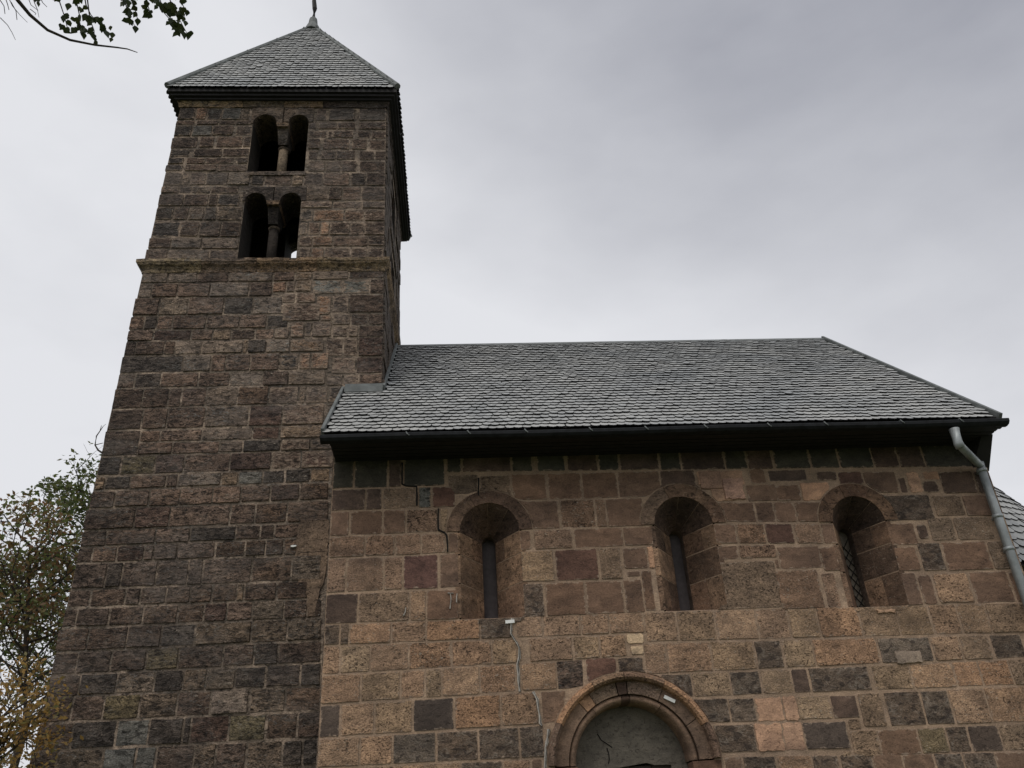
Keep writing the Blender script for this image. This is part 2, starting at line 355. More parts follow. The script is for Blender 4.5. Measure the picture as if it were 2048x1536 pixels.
NAVE_ROWS = [
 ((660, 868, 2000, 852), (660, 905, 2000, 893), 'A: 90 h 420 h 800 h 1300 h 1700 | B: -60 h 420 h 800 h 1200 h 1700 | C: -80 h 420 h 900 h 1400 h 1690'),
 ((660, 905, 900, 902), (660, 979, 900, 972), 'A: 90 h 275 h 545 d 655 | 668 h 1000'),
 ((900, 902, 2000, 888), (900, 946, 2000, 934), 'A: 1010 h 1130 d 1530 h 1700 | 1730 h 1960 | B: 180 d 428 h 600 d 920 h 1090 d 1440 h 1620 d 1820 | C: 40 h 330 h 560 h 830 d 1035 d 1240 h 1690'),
 ((660, 979, 900, 972), (660, 1023, 895, 1016), 'A: 95 d 365 d 500 g 770 | 785 u 893 r 1085'),
 ((665, 1023, 895, 1016), (660, 1073, 895, 1065), 'A: 90 b 237 b 503 b 690 P 945 | 957 y 1030'),
 ((660, 1073, 895, 1065), (655, 1117, 895, 1107), 'A: 75 p 360 p 603 p 808 p 1010 | 1027 b 1112'),
 ((655, 1117, 895, 1107), (650, 1187, 880, 1177), 'A: 65 p 210 p 510 p 665 R 945 | 957 b 1112'),
 ((650, 1188, 880, 1179), (648, 1249, 980, 1237), 'A: 50 d 305 g 720 t 850 b 1112'),
 ((1022, 948, 1310, 941), (1045, 1002, 1290, 995), 'A: 1530 b 1815 | B: 32 b 305 b 590 b 935 d 1217'),
 ((1040, 1002, 1290, 995), (1060, 1060, 1285, 1053), 'A: 1500 b 1915 | B: 130 P 412 p 500 b 800'),
 ((1060, 1060, 1320, 1052), (1060, 1101, 1330, 1090), 'A: 1592 b 1692 | 1710 p 2020 | B: 240 b 635 b 875'),
 ((1040, 1102, 1330, 1091), (1045, 1165, 1340, 1155), 'A: 1592 y 1875 | B: 90 r 435 | 443 g 622'),
 ((1045, 1167, 1290, 1157), (1050, 1236, 1350, 1223), 'A: 1592 k 1795 | B: 12 b 335 b 640 b 800'),
 ((1430, 1004, 1640, 1003), (1440, 1046, 1640, 1045), 'B: 1390 b 1692 b 1848 | C: 52 b 222 b 440'),
 ((1420, 1047, 1670, 1046), (1425, 1088, 1680, 1089), 'B: 1345 b 1542 P 1772 r 1997 | C: 214 p 430 b 560'),
 # below the sills
 ((648, 1249, 1288, 1223), (645, 1292, 1288, 1266), 'D: 95 k 225 k 295 o 635 p 912 o 1345 k 1590 | 1630 p 1842 | E: -10 p 292 p 520 p 797'),
 ((1288, 1223, 2048, 1204), (1290, 1285, 2048, 1266), 'E: 800 t 1068 g 1372 t 1705 p 1960 | F: 170 y 405 o 738 g 1035 y 1300 t 1530 g 1762 g 2085'),
 ((645, 1292, 1270, 1267), (642, 1350, 1270, 1313), 'D: 88 p 225 y 465 p 775 P 1115 p 1440 y 1640 | E: -122 p 232 y 445 t 660'),
 ((1290, 1286, 2048, 1267), (1295, 1349, 2048, 1316), 'E: 806 p 985 p 1340 y 1690 k 1910 | F: 122 y 365 o 885 K 1312 t 1545 g 1780 | 1792 k 2050'),
 ((642, 1351, 1170, 1318), (638, 1410, 1170, 1376), 'D: 75 p 388 y 708 p 905 y 1040 t 1340 P 1632 | 1672 t 1962 | E: 100 e 320'),
 ((1320, 1348, 2048, 1317), (1330, 1397, 2048, 1370), 'E: 940 k 1188 y 1490 K 1735 y 1985 | F: 190 d 332 k 815 | 840 y 1150 t 1492 o 1700 o 1945 g 2090'),
 ((638, 1411, 1100, 1381), (636, 1477, 1090, 1448), 'D: 66 n 225 t 500 y 805 n 1140 o 1512 t 1808 | 1835 b 2040'),
 ((1390, 1397, 1730, 1388), (1390, 1448, 1720, 1437), 'E: 1200 k 1482 k 1695 m 1915 | F: 128 m 235 y 505 d 722'),
 ((1715, 1386, 2048, 1371), (1715, 1456, 2048, 1445), 'F: 735 g 928 | 948 k 1240 k 1468 t 1760 t 2090'),
 ((636, 1478, 1095, 1449), (633, 1536, 1095, 1515), 'D: 42 t 382 t 645 K 993 k 1332 k 1660 k 1860'),
 ((1430, 1449, 1700, 1440), (1440, 1507, 1700, 1498), 'E: 1360 k 1695 m 1915 | F: 122 m 285 n 645'),
 ((1700, 1461, 2048, 1446), (1705, 1515, 2048, 1501), 'F: 668 g 890 b 1210 q 1435 k 1612 n 1862 g 2090'),
 ((633, 1537, 1090, 1516), (630, 1600, 1090, 1578), 'D: 40 t 400 t 900 t 1190 k 1530 t 1760 b 1850'),
 ((1440, 1512, 2048, 1502), (1450, 1580, 2048, 1565), 'E: 1455 b 1605 k 1870 | F: 85 t 368 k 585 | 595 k 855 b 1095 b 1350 k 1580 k 1840 b 2090'),
]
NAVE_QUADS = [  # tile, x0, y0, x1, y1, tone : one stone each
 ('A', 1022, 212, 1265, 372, 'g'), ('A', 1280, 222, 1525, 405, 'g'),
 ('B', 634, 800, 828, 968, 'b'), ('B', 832, 788, 880, 968, 'm'), ('B', 660, 985, 770, 1032, 'b'), ('B', 790, 978, 880, 1308, 'b'),
 ('B', 1225, 180, 1600, 300, 'm'), ('B', 1330, 300, 1600, 425, 'm'), ('B', 1620, 292, 1862, 428, 'b'), ('B', 1645, 165, 1770, 285, 'b'), ('C', 62, 296, 262, 424, 'b'),
 ('C', 0, 172, 310, 270, 'd'), ('C', 388, 185, 552, 264, 'd'), ('C', 265, 275, 500, 425, 'm'), ('C', 562, 188, 760, 300, 'r'), ('C', 775, 188, 1035, 366, 'b'),
 ('B', 1345, 782, 1555, 895, 'b'), ('B', 1562, 775, 1858, 880, 'P'), ('B', 1848, 892, 1882, 965, 'b'), ('B', 1345, 905, 1880, 1288, 'g'),
 ('C', 82, 785, 425, 968, 'b'), ('C', 425, 788, 560, 985, 'b'), ('C', 80, 978, 425, 1288, 'p'), ('C', 450, 1000, 560, 1280, 'p'), ('C', 428, 1000, 447, 1280, 'm'),
 ('C', 1050, 235, 1110, 362, 'd'), ('C', 1118, 190, 1225, 362, 'm'), ('C', 1238, 262, 1362, 362, 'd'), ('C', 1240, 185, 1370, 255, 'm'), ('C', 1382, 185, 1655, 365, 'd'), ('C', 1662, 185, 1800, 365, 'd'),
 ('C', 900, 376, 1312, 582, 'k'), ('C', 1325, 376, 1560, 545, 'g'), ('C', 1568, 376, 1850, 545, 'b'),
 ('C', 940, 600, 1185, 780, 'b'), ('C', 1195, 612, 1278, 732, 'd'), ('C', 1290, 555, 1490, 742, 'g'), ('C', 1500, 552, 1790, 735, 'g'),
 ('C', 945, 792, 1205, 988, 'b'), ('C', 1215, 755, 1400, 985, 'k'), ('C', 1412, 748, 1772, 978, 'b'), ('C', 1778, 745, 2000, 968, 'g'),
 ('C', 960, 1000, 1208, 1262, 'b'), ('C', 1218, 1012, 1330, 1256, 'b'), ('C', 1338, 1000, 1622, 1242, 't'), ('C', 1634, 985, 1945, 1240, 'b'), ('C', 1955, 985, 2090, 1236, 'b'),
 ('E', 660, 266, 800, 352, 'w'), ('E', 690, 362, 800, 440, 'w'),
 ('E', 335, 462, 585, 660, 'r'), ('E', 597, 456, 802, 660, 'k'), ('E', 815, 606, 930, 690, 'p'),
 ('F', 642, 950, 742, 1036, 'g'), ('F', 592, 1204, 675, 1262, 'g'),
]
T_ROWS = [
 ((360, 216, 770, 218), (358, 240, 770, 243), 'G: 288 n 412 m 505 n 625 u 782 g 850 | 1375 a 1462 | 1475 n 1690 | 1718 n 1932'),
 ((358, 241, 503, 241), (354, 251, 503, 250), 'G: 280 a 415 | 420 e 600 a 735 a 866'),
 ((617, 245, 770, 245), (617, 259, 770, 260), 'G: 1312 a 1382 | 1392 a 1547 a 1690 | 1720 a 1932'),
 ((355, 252, 503, 251), (350, 274, 503, 271), 'G: 262 n 385 u 545 a 718 | 735 a 866'),
 ((617, 261, 770, 262), (617, 276, 770, 278), 'G: 1312 a 1470 a 1508 a 1678 | 1705 a 1818 a 1930'),
 ((350, 276, 500, 272), (345, 297, 500, 295), 'G: 238 a 430 | 445 e 562 | 578 e 792 a 866'),
 ((616, 278, 770, 280), (616, 299, 769, 300), 'G: 1312 a 1412 | 1430 e 1642 | 1660 a 1785 | 1800 a 1928'),
 ((344, 298, 498, 297), (340, 315, 496, 314), 'G: 214 n 372 | 395 a 628 a 866'),
 ((615, 301, 769, 302), (615, 320, 768, 321), 'G: 1312 e 1392 | 1415 a 1537 a 1692 | 1720 a 1845 a 1924'),
 ((341, 316, 496, 315), (338, 329, 495, 328), 'G: 208 n 322 | 340 e 492 a 722 | 745 a 866'),
 ((338, 330, 495, 329), (336, 343, 495, 344), 'G: 200 n 315 | 325 e 583 e 866'),
 ((614, 322, 768, 322), (613, 344, 768, 345), 'G: 1312 e 1452 a 1577 a 1702 | 1722 a 1924'),
 ((336, 345, 765, 346), (331, 371, 765, 372), 'G: 182 a 302 t 365 e 495 a 670 g 850 | 860 n 962 e 1182 t 1275 a 1432 e 1645 | 1655 n 1777 a 1914'),
 ((330, 373, 478, 373), (326, 387, 478, 388), 'G: 158 e 282 a 382 g 535 a 760'),
 ((612, 374, 764, 374), (610, 401, 763, 402), 'G: 1300 g 1474 a 1587 e 1738 a 1910'),
 ((325, 389, 478, 389), (320, 413, 478, 413), 'G: 140 a 318 e 518 a 590 n 768'),
 ((606, 403, 763, 403), (606, 417, 763, 418), 'G: 1250 e 1507 e 1744 a 1908'),
 ((318, 415, 480, 415), (313, 440, 480, 442), 'G: 116 n 236 a 357 c 480 n 584 g 795'),
 ((604, 419, 763, 419), (603, 443, 763, 443), 'G: 1248 n 1352 m 1602 e 1765 a 1906'),
 ((311, 444, 480, 445), (304, 473, 478, 475), 'G: 78 n 288 a 443 a 614 a 795'),
 ((602, 445, 763, 445), (600, 471, 763, 471), 'G: 1244 c 1312 e 1408 m 1485 a 1648 e 1760 a 1906'),
 ((303, 476, 477, 477), (298, 497, 475, 499), 'G: 56 a 215 c 462 c 795'),
 ((599, 473, 763, 472), (598, 494, 763, 493), 'G: 1240 e 1347 m 1512 e 1792 a 1906'),
 ((298, 499, 475, 500), (296, 520, 474, 520), 'G: 40 a 188 c 522 a 795'),
 ((598, 496, 763, 495), (596, 520, 763, 520), 'G: 1240 a 1334 m 1442 e 1652 e 1788 a 1906'),
 # lower stage
 ((286, 546, 545, 544), (281, 567, 545, 564), 'H: 176 c 385 c 620 e 870 c 1225'),
 ((548, 544, 765, 541), (548, 564, 765, 557), 'H: 1230 e 1400 t 1538 c 1830 a 2096'),
 ((281, 568, 560, 565), (275, 596, 560, 593), 'H: 160 c 256 e 462 e 720 c 1034 a 1217'),
 ((545, 566, 622, 559), (545, 586, 622, 584), 'H: 1222 m 1332 e 1402 t 1537'),
 ((622, 559, 765, 559), (622, 589, 765, 588), 'H: 1540 u 1783 u 1998 a 2098'),
 ((275, 597, 565, 594), (267, 632, 565, 628), 'H: 120 e 312 g 547 e 830 n 1064 c 1298'),
 ((655, 590, 765, 590), (655, 626, 765, 626), 'H: 1695 a 1833 a 2100'),
 ((266, 633, 575, 629), (259, 660, 575, 656), 'H: 96 e 194 n 297 e 422 e 692 e 957 e 1174 n 1350'),
 ((665, 628, 765, 627), (665, 651, 765, 650), 'H: 1702 a 1847 a 1985 a 2100'),
 ((259, 661, 578, 657), (254, 683, 578, 678), 'H: 78 e 267 r 572 e 742 g 890 a 1083 e 1232 e 1355'),
 ((672, 652, 765, 651), (672, 675, 765, 674), 'H: 1702 a 1824 a 1909 a 2102'),
 ((254, 684, 575, 679), (246, 712, 575, 705), 'H: 52 a 127 a 354 a 441 c 657 c 985 t 1022 n 1170 c 1360 o 1632'),
 ((650, 676, 765, 675), (650, 713, 765, 713), 'H: 1642 a 1787 a 1907 r 2104'),
 ((246, 713, 600, 706), (240, 747, 600, 740), 'H: 12 n 507 c 730 e 847 e 1044 e 1274 n 1432 m 1525 m 1672'),
 ((660, 715, 765, 714), (660, 748, 765, 747), 'H: 1690 e 1887 r 2104'),
 ((238, 748, 640, 741), (234, 777, 640, 770), 'H: -14 a 118 n 328 e 627 e 880 c 1142 a 1347 t 1645'),
 ((652, 749, 765, 748), (652, 772, 765, 771), 'H: 1650 a 1782 e 1912 e 2104'),
 ((233, 778, 665, 771), (226, 818, 665, 806), 'H: -36 a 182 a 388 e 492 e 692 c 942 b 1187 e 1428 t 1485 e 1662 n 1770'),
 ((224, 819, 650, 807), (216, 861, 650, 849), 'I: 232 a 500 a 700 e 1000 c 1352 r 1618 e 1955'),
 ((280, 862, 640, 850), (278, 885, 640, 876), 'I: 482 e 645 e 978 c 1380 r 1596 t 1965'),
 ((276, 886, 660, 877), (273, 911, 660, 900), 'I: 462 e 740 e 1115 c 1305 n 1608 e 1842 n 2030'),
 ((208, 914, 665, 900), (200, 952, 665, 935), 'I: 162 n 330 q 602 r 834 e 1200 r 1533 e 1770 r 2030'),
 ((200, 954, 660, 936), (190, 981, 660, 963), 'I: 145 t 200 n 402 e 692 e 782 c 1130 t 1265 u 1462 n 1642 n 1840 t 2000'),
 ((190, 983, 655, 965), (180, 1018, 655, 999), 'I: 110 a 280 e 557 e 800 e 1062 e 1287 e 1524 r 1757 b 1990'),
 ((180, 1019, 640, 1002), (172, 1061, 640, 1043), 'I: 66 a 440 r 718 e 1200 e 1402 b 1658 b 1990'),
 ((171, 1063, 640, 1045), (164, 1094, 640, 1074), 'I: 38 a 212 e 602 e 882 n 1247 a 1442 a 1554 e 1990'),
 ((163, 1095, 640, 1075), (155, 1127, 640, 1108), 'I: 12 a 100 e 295 r 514 e 592 e 778 e 1082 b 1322 b 1485 d 1628 b 1985'),
 ((155, 1128, 640, 1109), (146, 1179, 640, 1160), 'J: 88 a 338 n 465 a 742 a 992 a 1110 e 1500 b 1822 g 2060'),
 ((146, 1180, 640, 1161), (138, 1216, 640, 1196), 'J: 56 a 215 a 494 a 614 a 818 b 1012 b 1187 b 1382 t 1442 a 1702 a 1950 | 1980 d 2060'),
 ((138, 1218, 640, 1197), (128, 1256, 640, 1235), 'J: 40 a 102 a 362 a 634 b 909 b 1122 r 1305 e 1507 g 1760 a 1950 | 1980 d 2060'),
 ((126, 1258, 640, 1236), (118, 1304, 640, 1280), 'J: -8 a 193 a 508 a 777 n 1049 g 1502 g 1787 g 2060'),
 ((118, 1305, 640, 1281), (108, 1350, 640, 1325), 'J: -42 a 107 a 378 a 659 q 917 a 1272 a 1522 n 1712 a 2060'),
 ((109, 1351, 640, 1326), (99, 1394, 640, 1371), 'K: 178 a 380 n 680 g 980 n 1212 g 1392 g 1625 n 1870 | L: 530 d 803 n 968'),
 ((99, 1395, 640, 1372), (86, 1446, 640, 1421), 'K: 138 a 320 a 574 q 862 g 1162 a 1432 c 1735 | L: 398 g 682 b 968'),
 ((86, 1447, 640, 1422), (74, 1502, 640, 1475), 'K: 84 a 321 n 674 u 934 n 1210 n 1267 r 1575 q 1872 | L: 530 b 780 d 968'),
 ((74, 1503, 640, 1477), (62, 1560, 640, 1530), 'K: 38 a 191 g 564 u 828 u 988 a 1294 g 1468 a 1713 | L: 374 g 658 n 820 n 960'),
 ((62, 1561, 640, 1531), (50, 1620, 640, 1588), 'K: -10 a 250 g 620 e 960 a 1300 g 1700 | L: 400 a 700 n 950'),
]
T_QUADS = [('H', 1303, 302, 1402, 376, 'e'), ('H', 1412, 296, 1562, 376, 'e'), ('H', 1304, 384, 1600, 520, 'e'), ('H', 1570, 320, 1688, 470, 'm'),
 ('H', 1365, 530, 1472, 655, 'm'), ('H', 1476, 530, 1532, 650, 'a'), ('H', 1537, 528, 1694, 648, 'e'), ('I', 196, 118, 474, 318, 'a'), ('H', 1600, 478, 1694, 522, 'm')]

# openings of the nave wall: centre x, spring z, sill z, outer and inner ring radius
WINS = [(0.335, 4.425, 3.58, 0.420, 0.292), (2.265, 4.430, 3.58, 0.428, 0.294), (4.055, 4.400, 3.545, 0.408, 0.272)]
DOOR = (1.515, 2.286, 0.0, 0.757)
def keep_out(x, z, pad=0.012):
    for cx, zs, z0, ro, ri in WINS:
        if z < z0 - 0.001: continue
        if z >= zs:
            d = math.hypot(x - cx, z - zs)
            if d < ro + pad:
                k = (ro + pad) / max(d, 1e-4); x = cx + (x - cx) * k; z = zs + (z - zs) * k
        elif abs(x - cx) < ri + 0.002: x = cx + math.copysign(ri + 0.002, x - cx)
    cx, zs, z0, ro = DOOR
    if z >= zs:
        d = math.hypot(x - cx, z - zs)
        if d < ro + pad:
            k = (ro + pad) / max(d, 1e-4); x = cx + (x - cx) * k; z = zs + (z - zs) * k
    elif abs(x - cx) < ro: x = cx + math.copysign(ro, x - cx)
    return x, z
def free(x, z): return x, z
BEL = [  # belfry openings on the tower: two lights each (centre, radius), crown z, sill z, lintel bottom and top
 dict(l=[(-2.53, 0.163), (-2.07, 0.138)], crown=10.925, sill=9.85, top=11.062),
 dict(l=[(-2.533, 0.138), (-2.076, 0.136)], crown=9.485, sill=8.36, top=9.592)]
def bel_rect(b):
    return b['l'][0][0] - b['l'][0][1], b['l'][1][0] + b['l'][1][1], b['sill'], b['top']
def keep_out_t(x, z):
    for b in BEL:
        x0, x1, z0, z1 = bel_rect(b)
        if z0 < z < z1 and x0 < x < x1: x = x0 - 0.003 if x - x0 < x1 - x else x1 + 0.003
    return x, z
def cut_t(xl, xr, zb, zt):
    for b in BEL:
        x0, x1, z0, z1 = bel_rect(b); zm = (zb + zt) / 2
        if z0 < zm < z1:
            if xl < x0 < xr and xr < x1: xr = x0
            if xl < x1 < xr and xl > x0: xl = x1
    zm = (zb + zt) / 2
    if xl - txl(zm) < 0.09: xl = txl(zm) - U(0.0, 0.026)
    if -0.03 < txr(zm) - xr < 0.08: xr = txr(zm) + 0.010
    return xl, xr

def stone(quad, Y, tone, parent, fix, joint=0.008, rough=0.006, front=0.006, T=None):
    """quad: TL, TR, BR, BL in (x, z). One stone with an uneven outline and a chamfered face."""
    nv = T is None; zc_ = sum(p[1] for p in quad) / 4; xc_ = sum(p[0] for p in quad) / 4
    (c, kind) = ((TONE_L if zc_ < 3.57 else TONE) if nv else T)[tone]
    q = [Vector(p) for p in quad]
    cx = sum(p.x for p in q) / 4; cz = sum(p.y for p in q) / 4
    pts = []
    wdt = (q[1] - q[0]).length; hgt = (q[0] - q[3]).length
    if wdt < 0.03 or hgt < 0.03: return None
    blob = tone == 'm' and kind == 'patch'
    if blob: rough = 0.009; joint = -0.004
    nw = max(3, min(7, int(wdt / 0.07))); nh = max(2, min(5, int(hgt / 0.07)))
    if blob: nw, nh = nw + 4, nh + 3
    rc = min(0.020, 0.2 * min(wdt, hgt)) * U(0.3, 1.0)
    for i, n in ((0, nw), (1, nh), (2, nw), (3, nh)):
        a, b = q[i], q[(i + 1) % 4]; d = (b - a).normalized(); nn = Vector((-d.y, d.x)); L_ = (b - a).length
        for k in range(n):
            s = rc + (L_ - 2 * rc) * k / (n - 1)
            p = a + d * s - nn * (-1) * 0
            inward = Vector((cx, cz)) - (a + b) / 2
            inward = nn if nn.dot(inward) > 0 else -nn
            p = p + inward * (joint + abs(random.gauss(0, rough)) * (1 if 0 < k < n - 1 else 0.6)) + d * U(-0.004, 0.004)
            pts.append(fix(p.x, p.y))
    n = len(pts)
    fr = front + (U(-0.003, 0.004) if nv else U(-0.004, 0.012))
    if nv: eo, ei = (0.85, -0.1) if zc_ > 3.57 else (0.8, 0.0)
    elif -2.05 < xc_ < -1.15 and 5.6 < zc_ < 8.3: eo, ei = 1.1, 0.72
    elif zc_ > 8.4: eo, ei = (1.0, 0.55) if (xc_ > -1.95 and zc_ < 9.4) else (0.9, 0.05)
    else: eo, ei = 0.62, -0.35
    gx = sum(p[0] for p in pts) / n; gz = sum(p[1] for p in pts) / n
    hx = max(abs(p[0] - gx) for p in pts); hz = max(abs(p[1] - gz) for p in pts)
    tx, tz = random.gauss(0, 0.008), random.gauss(0, 0.009)     # stones are not quite in one plane
    vs = [(x, Y + 0.02, z) for x, z in pts]
    for ins, dy in ((U(0.003, 0.007), 0.0), (0.042, -0.002)):
        kx, kz = max(0.35, 1 - ins / hx), max(0.35, 1 - ins / hz)
        for x, z in pts:
            xx, zz = gx + (x - gx) * kx, gz + (z - gz) * kz
            vs.append((xx, Y - fr + dy + (xx - gx) * tx + (zz - gz) * tz, zz))
    fs = [tuple(range(2 * n, 3 * n))] + [(r * n + i, r * n + (i + 1) % n, (r + 1) * n + (i + 1) % n, (r + 1) * n + i) for r in (0, 1) for i in range(n)]
    o = mesh_obj('mortar_patch' if blob else 'stone', vs, fs, M[kind], parent, (gx, Y, gz))
    bm = bmesh.new(); bm.from_mesh(o.data); bmesh.ops.recalc_face_normals(bm, faces=bm.faces); bm.to_mesh(o.data); bm.free()
    ed = o.data.attributes.new('edge', 'FLOAT', 'POINT')
    ed.data.foreach_set('value', [0.0 if blob else eo] * (2 * n) + [0.0 if blob else ei] * n)
    v = U(0.90, 1.10) if nv else (U(1.05, 1.6) if zc_ < 8.4 else U(0.85, 1.35)); h = U(-0.03, 0.03)
    o.color = (s2l(c[0]) * KALB * v * (1 + h), s2l(c[1]) * KALB * v, s2l(c[2]) * KALB * v * (1 - h), 1)
    return o

# ------------------------------------------------------------------ ground
gv = []; gf = []
xs = [-900, -300, -80, -30, -14, -8, -4, 0, 4, 8, 14, 30, 80, 300, 900]; ys = [-900, -200, -40, -14, -8, -5, -3, -1.2, 0, 6, 14, 40, 200, 900]
for y in ys:
    for x in xs:
        rise = 0.9 * min(1, max(0, (y + 7.5) / 6.0)) * (1 if abs(x) < 60 else 0.9)
        gv.append((x, y, rise))
nx = len(xs)
for j in range(len(ys) - 1):
    for i in range(nx - 1): gf.append((j * nx + i, j * nx + i + 1, (j + 1) * nx + i + 1, (j + 1) * nx + i))
tag(mesh_obj('ground', gv, gf, M['grass'], smooth=True), kind='structure')

# ------------------------------------------------------------------ nave
NX0, NX1, NY1 = -1.21, 5.585, 5.44
EY, EZ, RY, RZ = -0.40, 5.33, 2.72, 8.24           # eave and ridge lines
SL = (RZ - EZ) / (RY - EY)
nave = tag(empty('church_nave', (2.2, 2.7, 0.9)), 'stone church nave with grey shingled gable roof, three round-arched slit windows and a portal', 'church')
def poly_arch(cx, zs, z0, r, n=18):
    p = [(cx - r, z0), (cx - r, zs)] + [(cx + r * math.cos(t), zs + r * math.sin(t)) for t in [math.pi - math.pi * k / n for k in range(1, n)]] + [(cx + r, zs), (cx + r, z0)]
    return p
outer = [(NX0, 0.5), (NX1, 0.5), (NX1, 5.55), (NX0, 5.55)]
holes = [poly_arch(cx, zs, z0, ri + 0.02) for cx, zs, z0, ro, ri in WINS] + [poly_arch(DOOR[0], DOOR[1], 0.6, 0.70)]
loops = [outer] + holes
flat = [p for l in loops for p in l]
tris = tessellate_polygon([[Vector((x, z, 0)) for x, z in l] for l in loops])
core = MB(); core.add([(x, 0.0, z) for x, z in flat], [tuple(t) for t in tris])
core.add([(NX0, 0, .5), (NX0, NY1, .5), (NX0, NY1, 5.55), (NX0, 0, 5.55), (NX0, RY, 8.05)], [(0, 1, 2, 4, 3)])
core.add([(NX1, 0, .5), (NX1, NY1, .5), (NX1, NY1, 5.55), (NX1, 0, 5.55), (NX1, RY, 8.05)], [(0, 3, 4, 2, 1)])
core.add([(NX0, NY1, .5), (NX1, NY1, .5), (NX1, NY1, 5.55), (NX0, NY1, 5.55)], [(0, 1, 2, 3)])
nave_wall = mesh_obj('wall', core.v, core.f, M['mortar'], nave)
def lay(rows, quads, Y, parent, fix, joint, rough, clip=None, T=None):
    for top, bot, tok in rows:
        for x0, x1, tone in parse(tok):
            ym0 = (ln(top, x0) + ln(bot, x0)) / 2; ym1 = (ln(top, x1) + ln(bot, x1)) / 2
            XL, XR = at(x0, ym0, Y).x, at(x1, ym1, Y).x
            zt0, zt1, zb0, zb1 = at(x0, ln(top, x0), Y).z, at(x1, ln(top, x1), Y).z, at(x0, ln(bot, x0), Y).z, at(x1, ln(bot, x1), Y).z
            if clip: XL, XR = clip(XL, XR, zb0, zt0)
            stone([(XL, zt0), (XR, zt1), (XR, zb1), (XL, zb0)], Y, tone, parent, fix, joint, rough, T=T)
    for t, x0, y0, x1, y1, tone in quads:
        a, b = tl(t, x0, y0), tl(t, x1, y1); ym = (a[1] + b[1]) / 2
        XL, XR = at(a[0], ym, Y).x, at(b[0], ym, Y).x; xm = (a[0] + b[0]) / 2
        zt, zb = at(xm, a[1], Y).z, at(xm, b[1], Y).z
        if clip: XL, XR = clip(XL, XR, zb, zt)
        stone([(XL, zt), (XR, zt), (XR, zb), (XL, zb)], Y, tone, parent, fix, joint * 0.1, rough, T=T)
def fix_nave(x, z):
    x, z = keep_out(x, z); return min(x, NX1 - 0.004), z
def cut_n(xl, xr, zb, zt):
    if xl - NX0 < 0.09: xl = NX0 - 0.004
    if NX1 - xr < 0.09: xr = NX1 + 0.004
    return xl, xr
lay(NAVE_ROWS, NAVE_QUADS, 0.0, nave_wall, fix_nave, 0.0042, 0.0035, cut_n)
PATCHES = [('F', 1015, 405, 1225, 512, (104, 94, 85)), ('F', 862, 76, 1016, 110, (126, 104, 86)),
           ('B', 1240, 190, 1420, 330, (112, 92, 80)), ('B', 1430, 240, 1600, 420, (118, 94, 82))]
for t_, x0, y0, x1, y1, rgb in PATCHES:
    a, b = tl(t_, x0, y0), tl(t_, x1, y1); ym = (a[1] + b[1]) / 2; xm = (a[0] + b[0]) / 2
    XL, XR = at(a[0], ym, 0).x, at(b[0], ym, 0).x; zt, zb = at(xm, a[1], 0).z, at(xm, b[1], 0).z
    T_ = {'m': (rgb, 'patch')}
    o = stone([(XL, zt), (XR, zt), (XR, zb), (XL, zb)], -0.010, 'm', nave_wall, fix_nave, T=T_)
def setcol(o, rgb, k=KALB):
    o.color = (s2l(rgb[0]) * k, s2l(rgb[1]) * k, s2l(rgb[2]) * k, 1); return o
def vous(cx, zs, r0, r1, a0, a1, y0, y1, n=5):
    """one arch stone between two radii and two angles (degrees from +x)"""
    ts = [math.radians(a0 + (a1 - a0) * k / n) for k in range(n + 1)]
    o = [(cx + r0 * math.cos(t), zs + r0 * math.sin(t)) for t in ts] + [(cx + r1 * math.cos(t), zs + r1 * math.sin(t)) for t in reversed(ts)]
    return MB().strip(o, y0, y1)
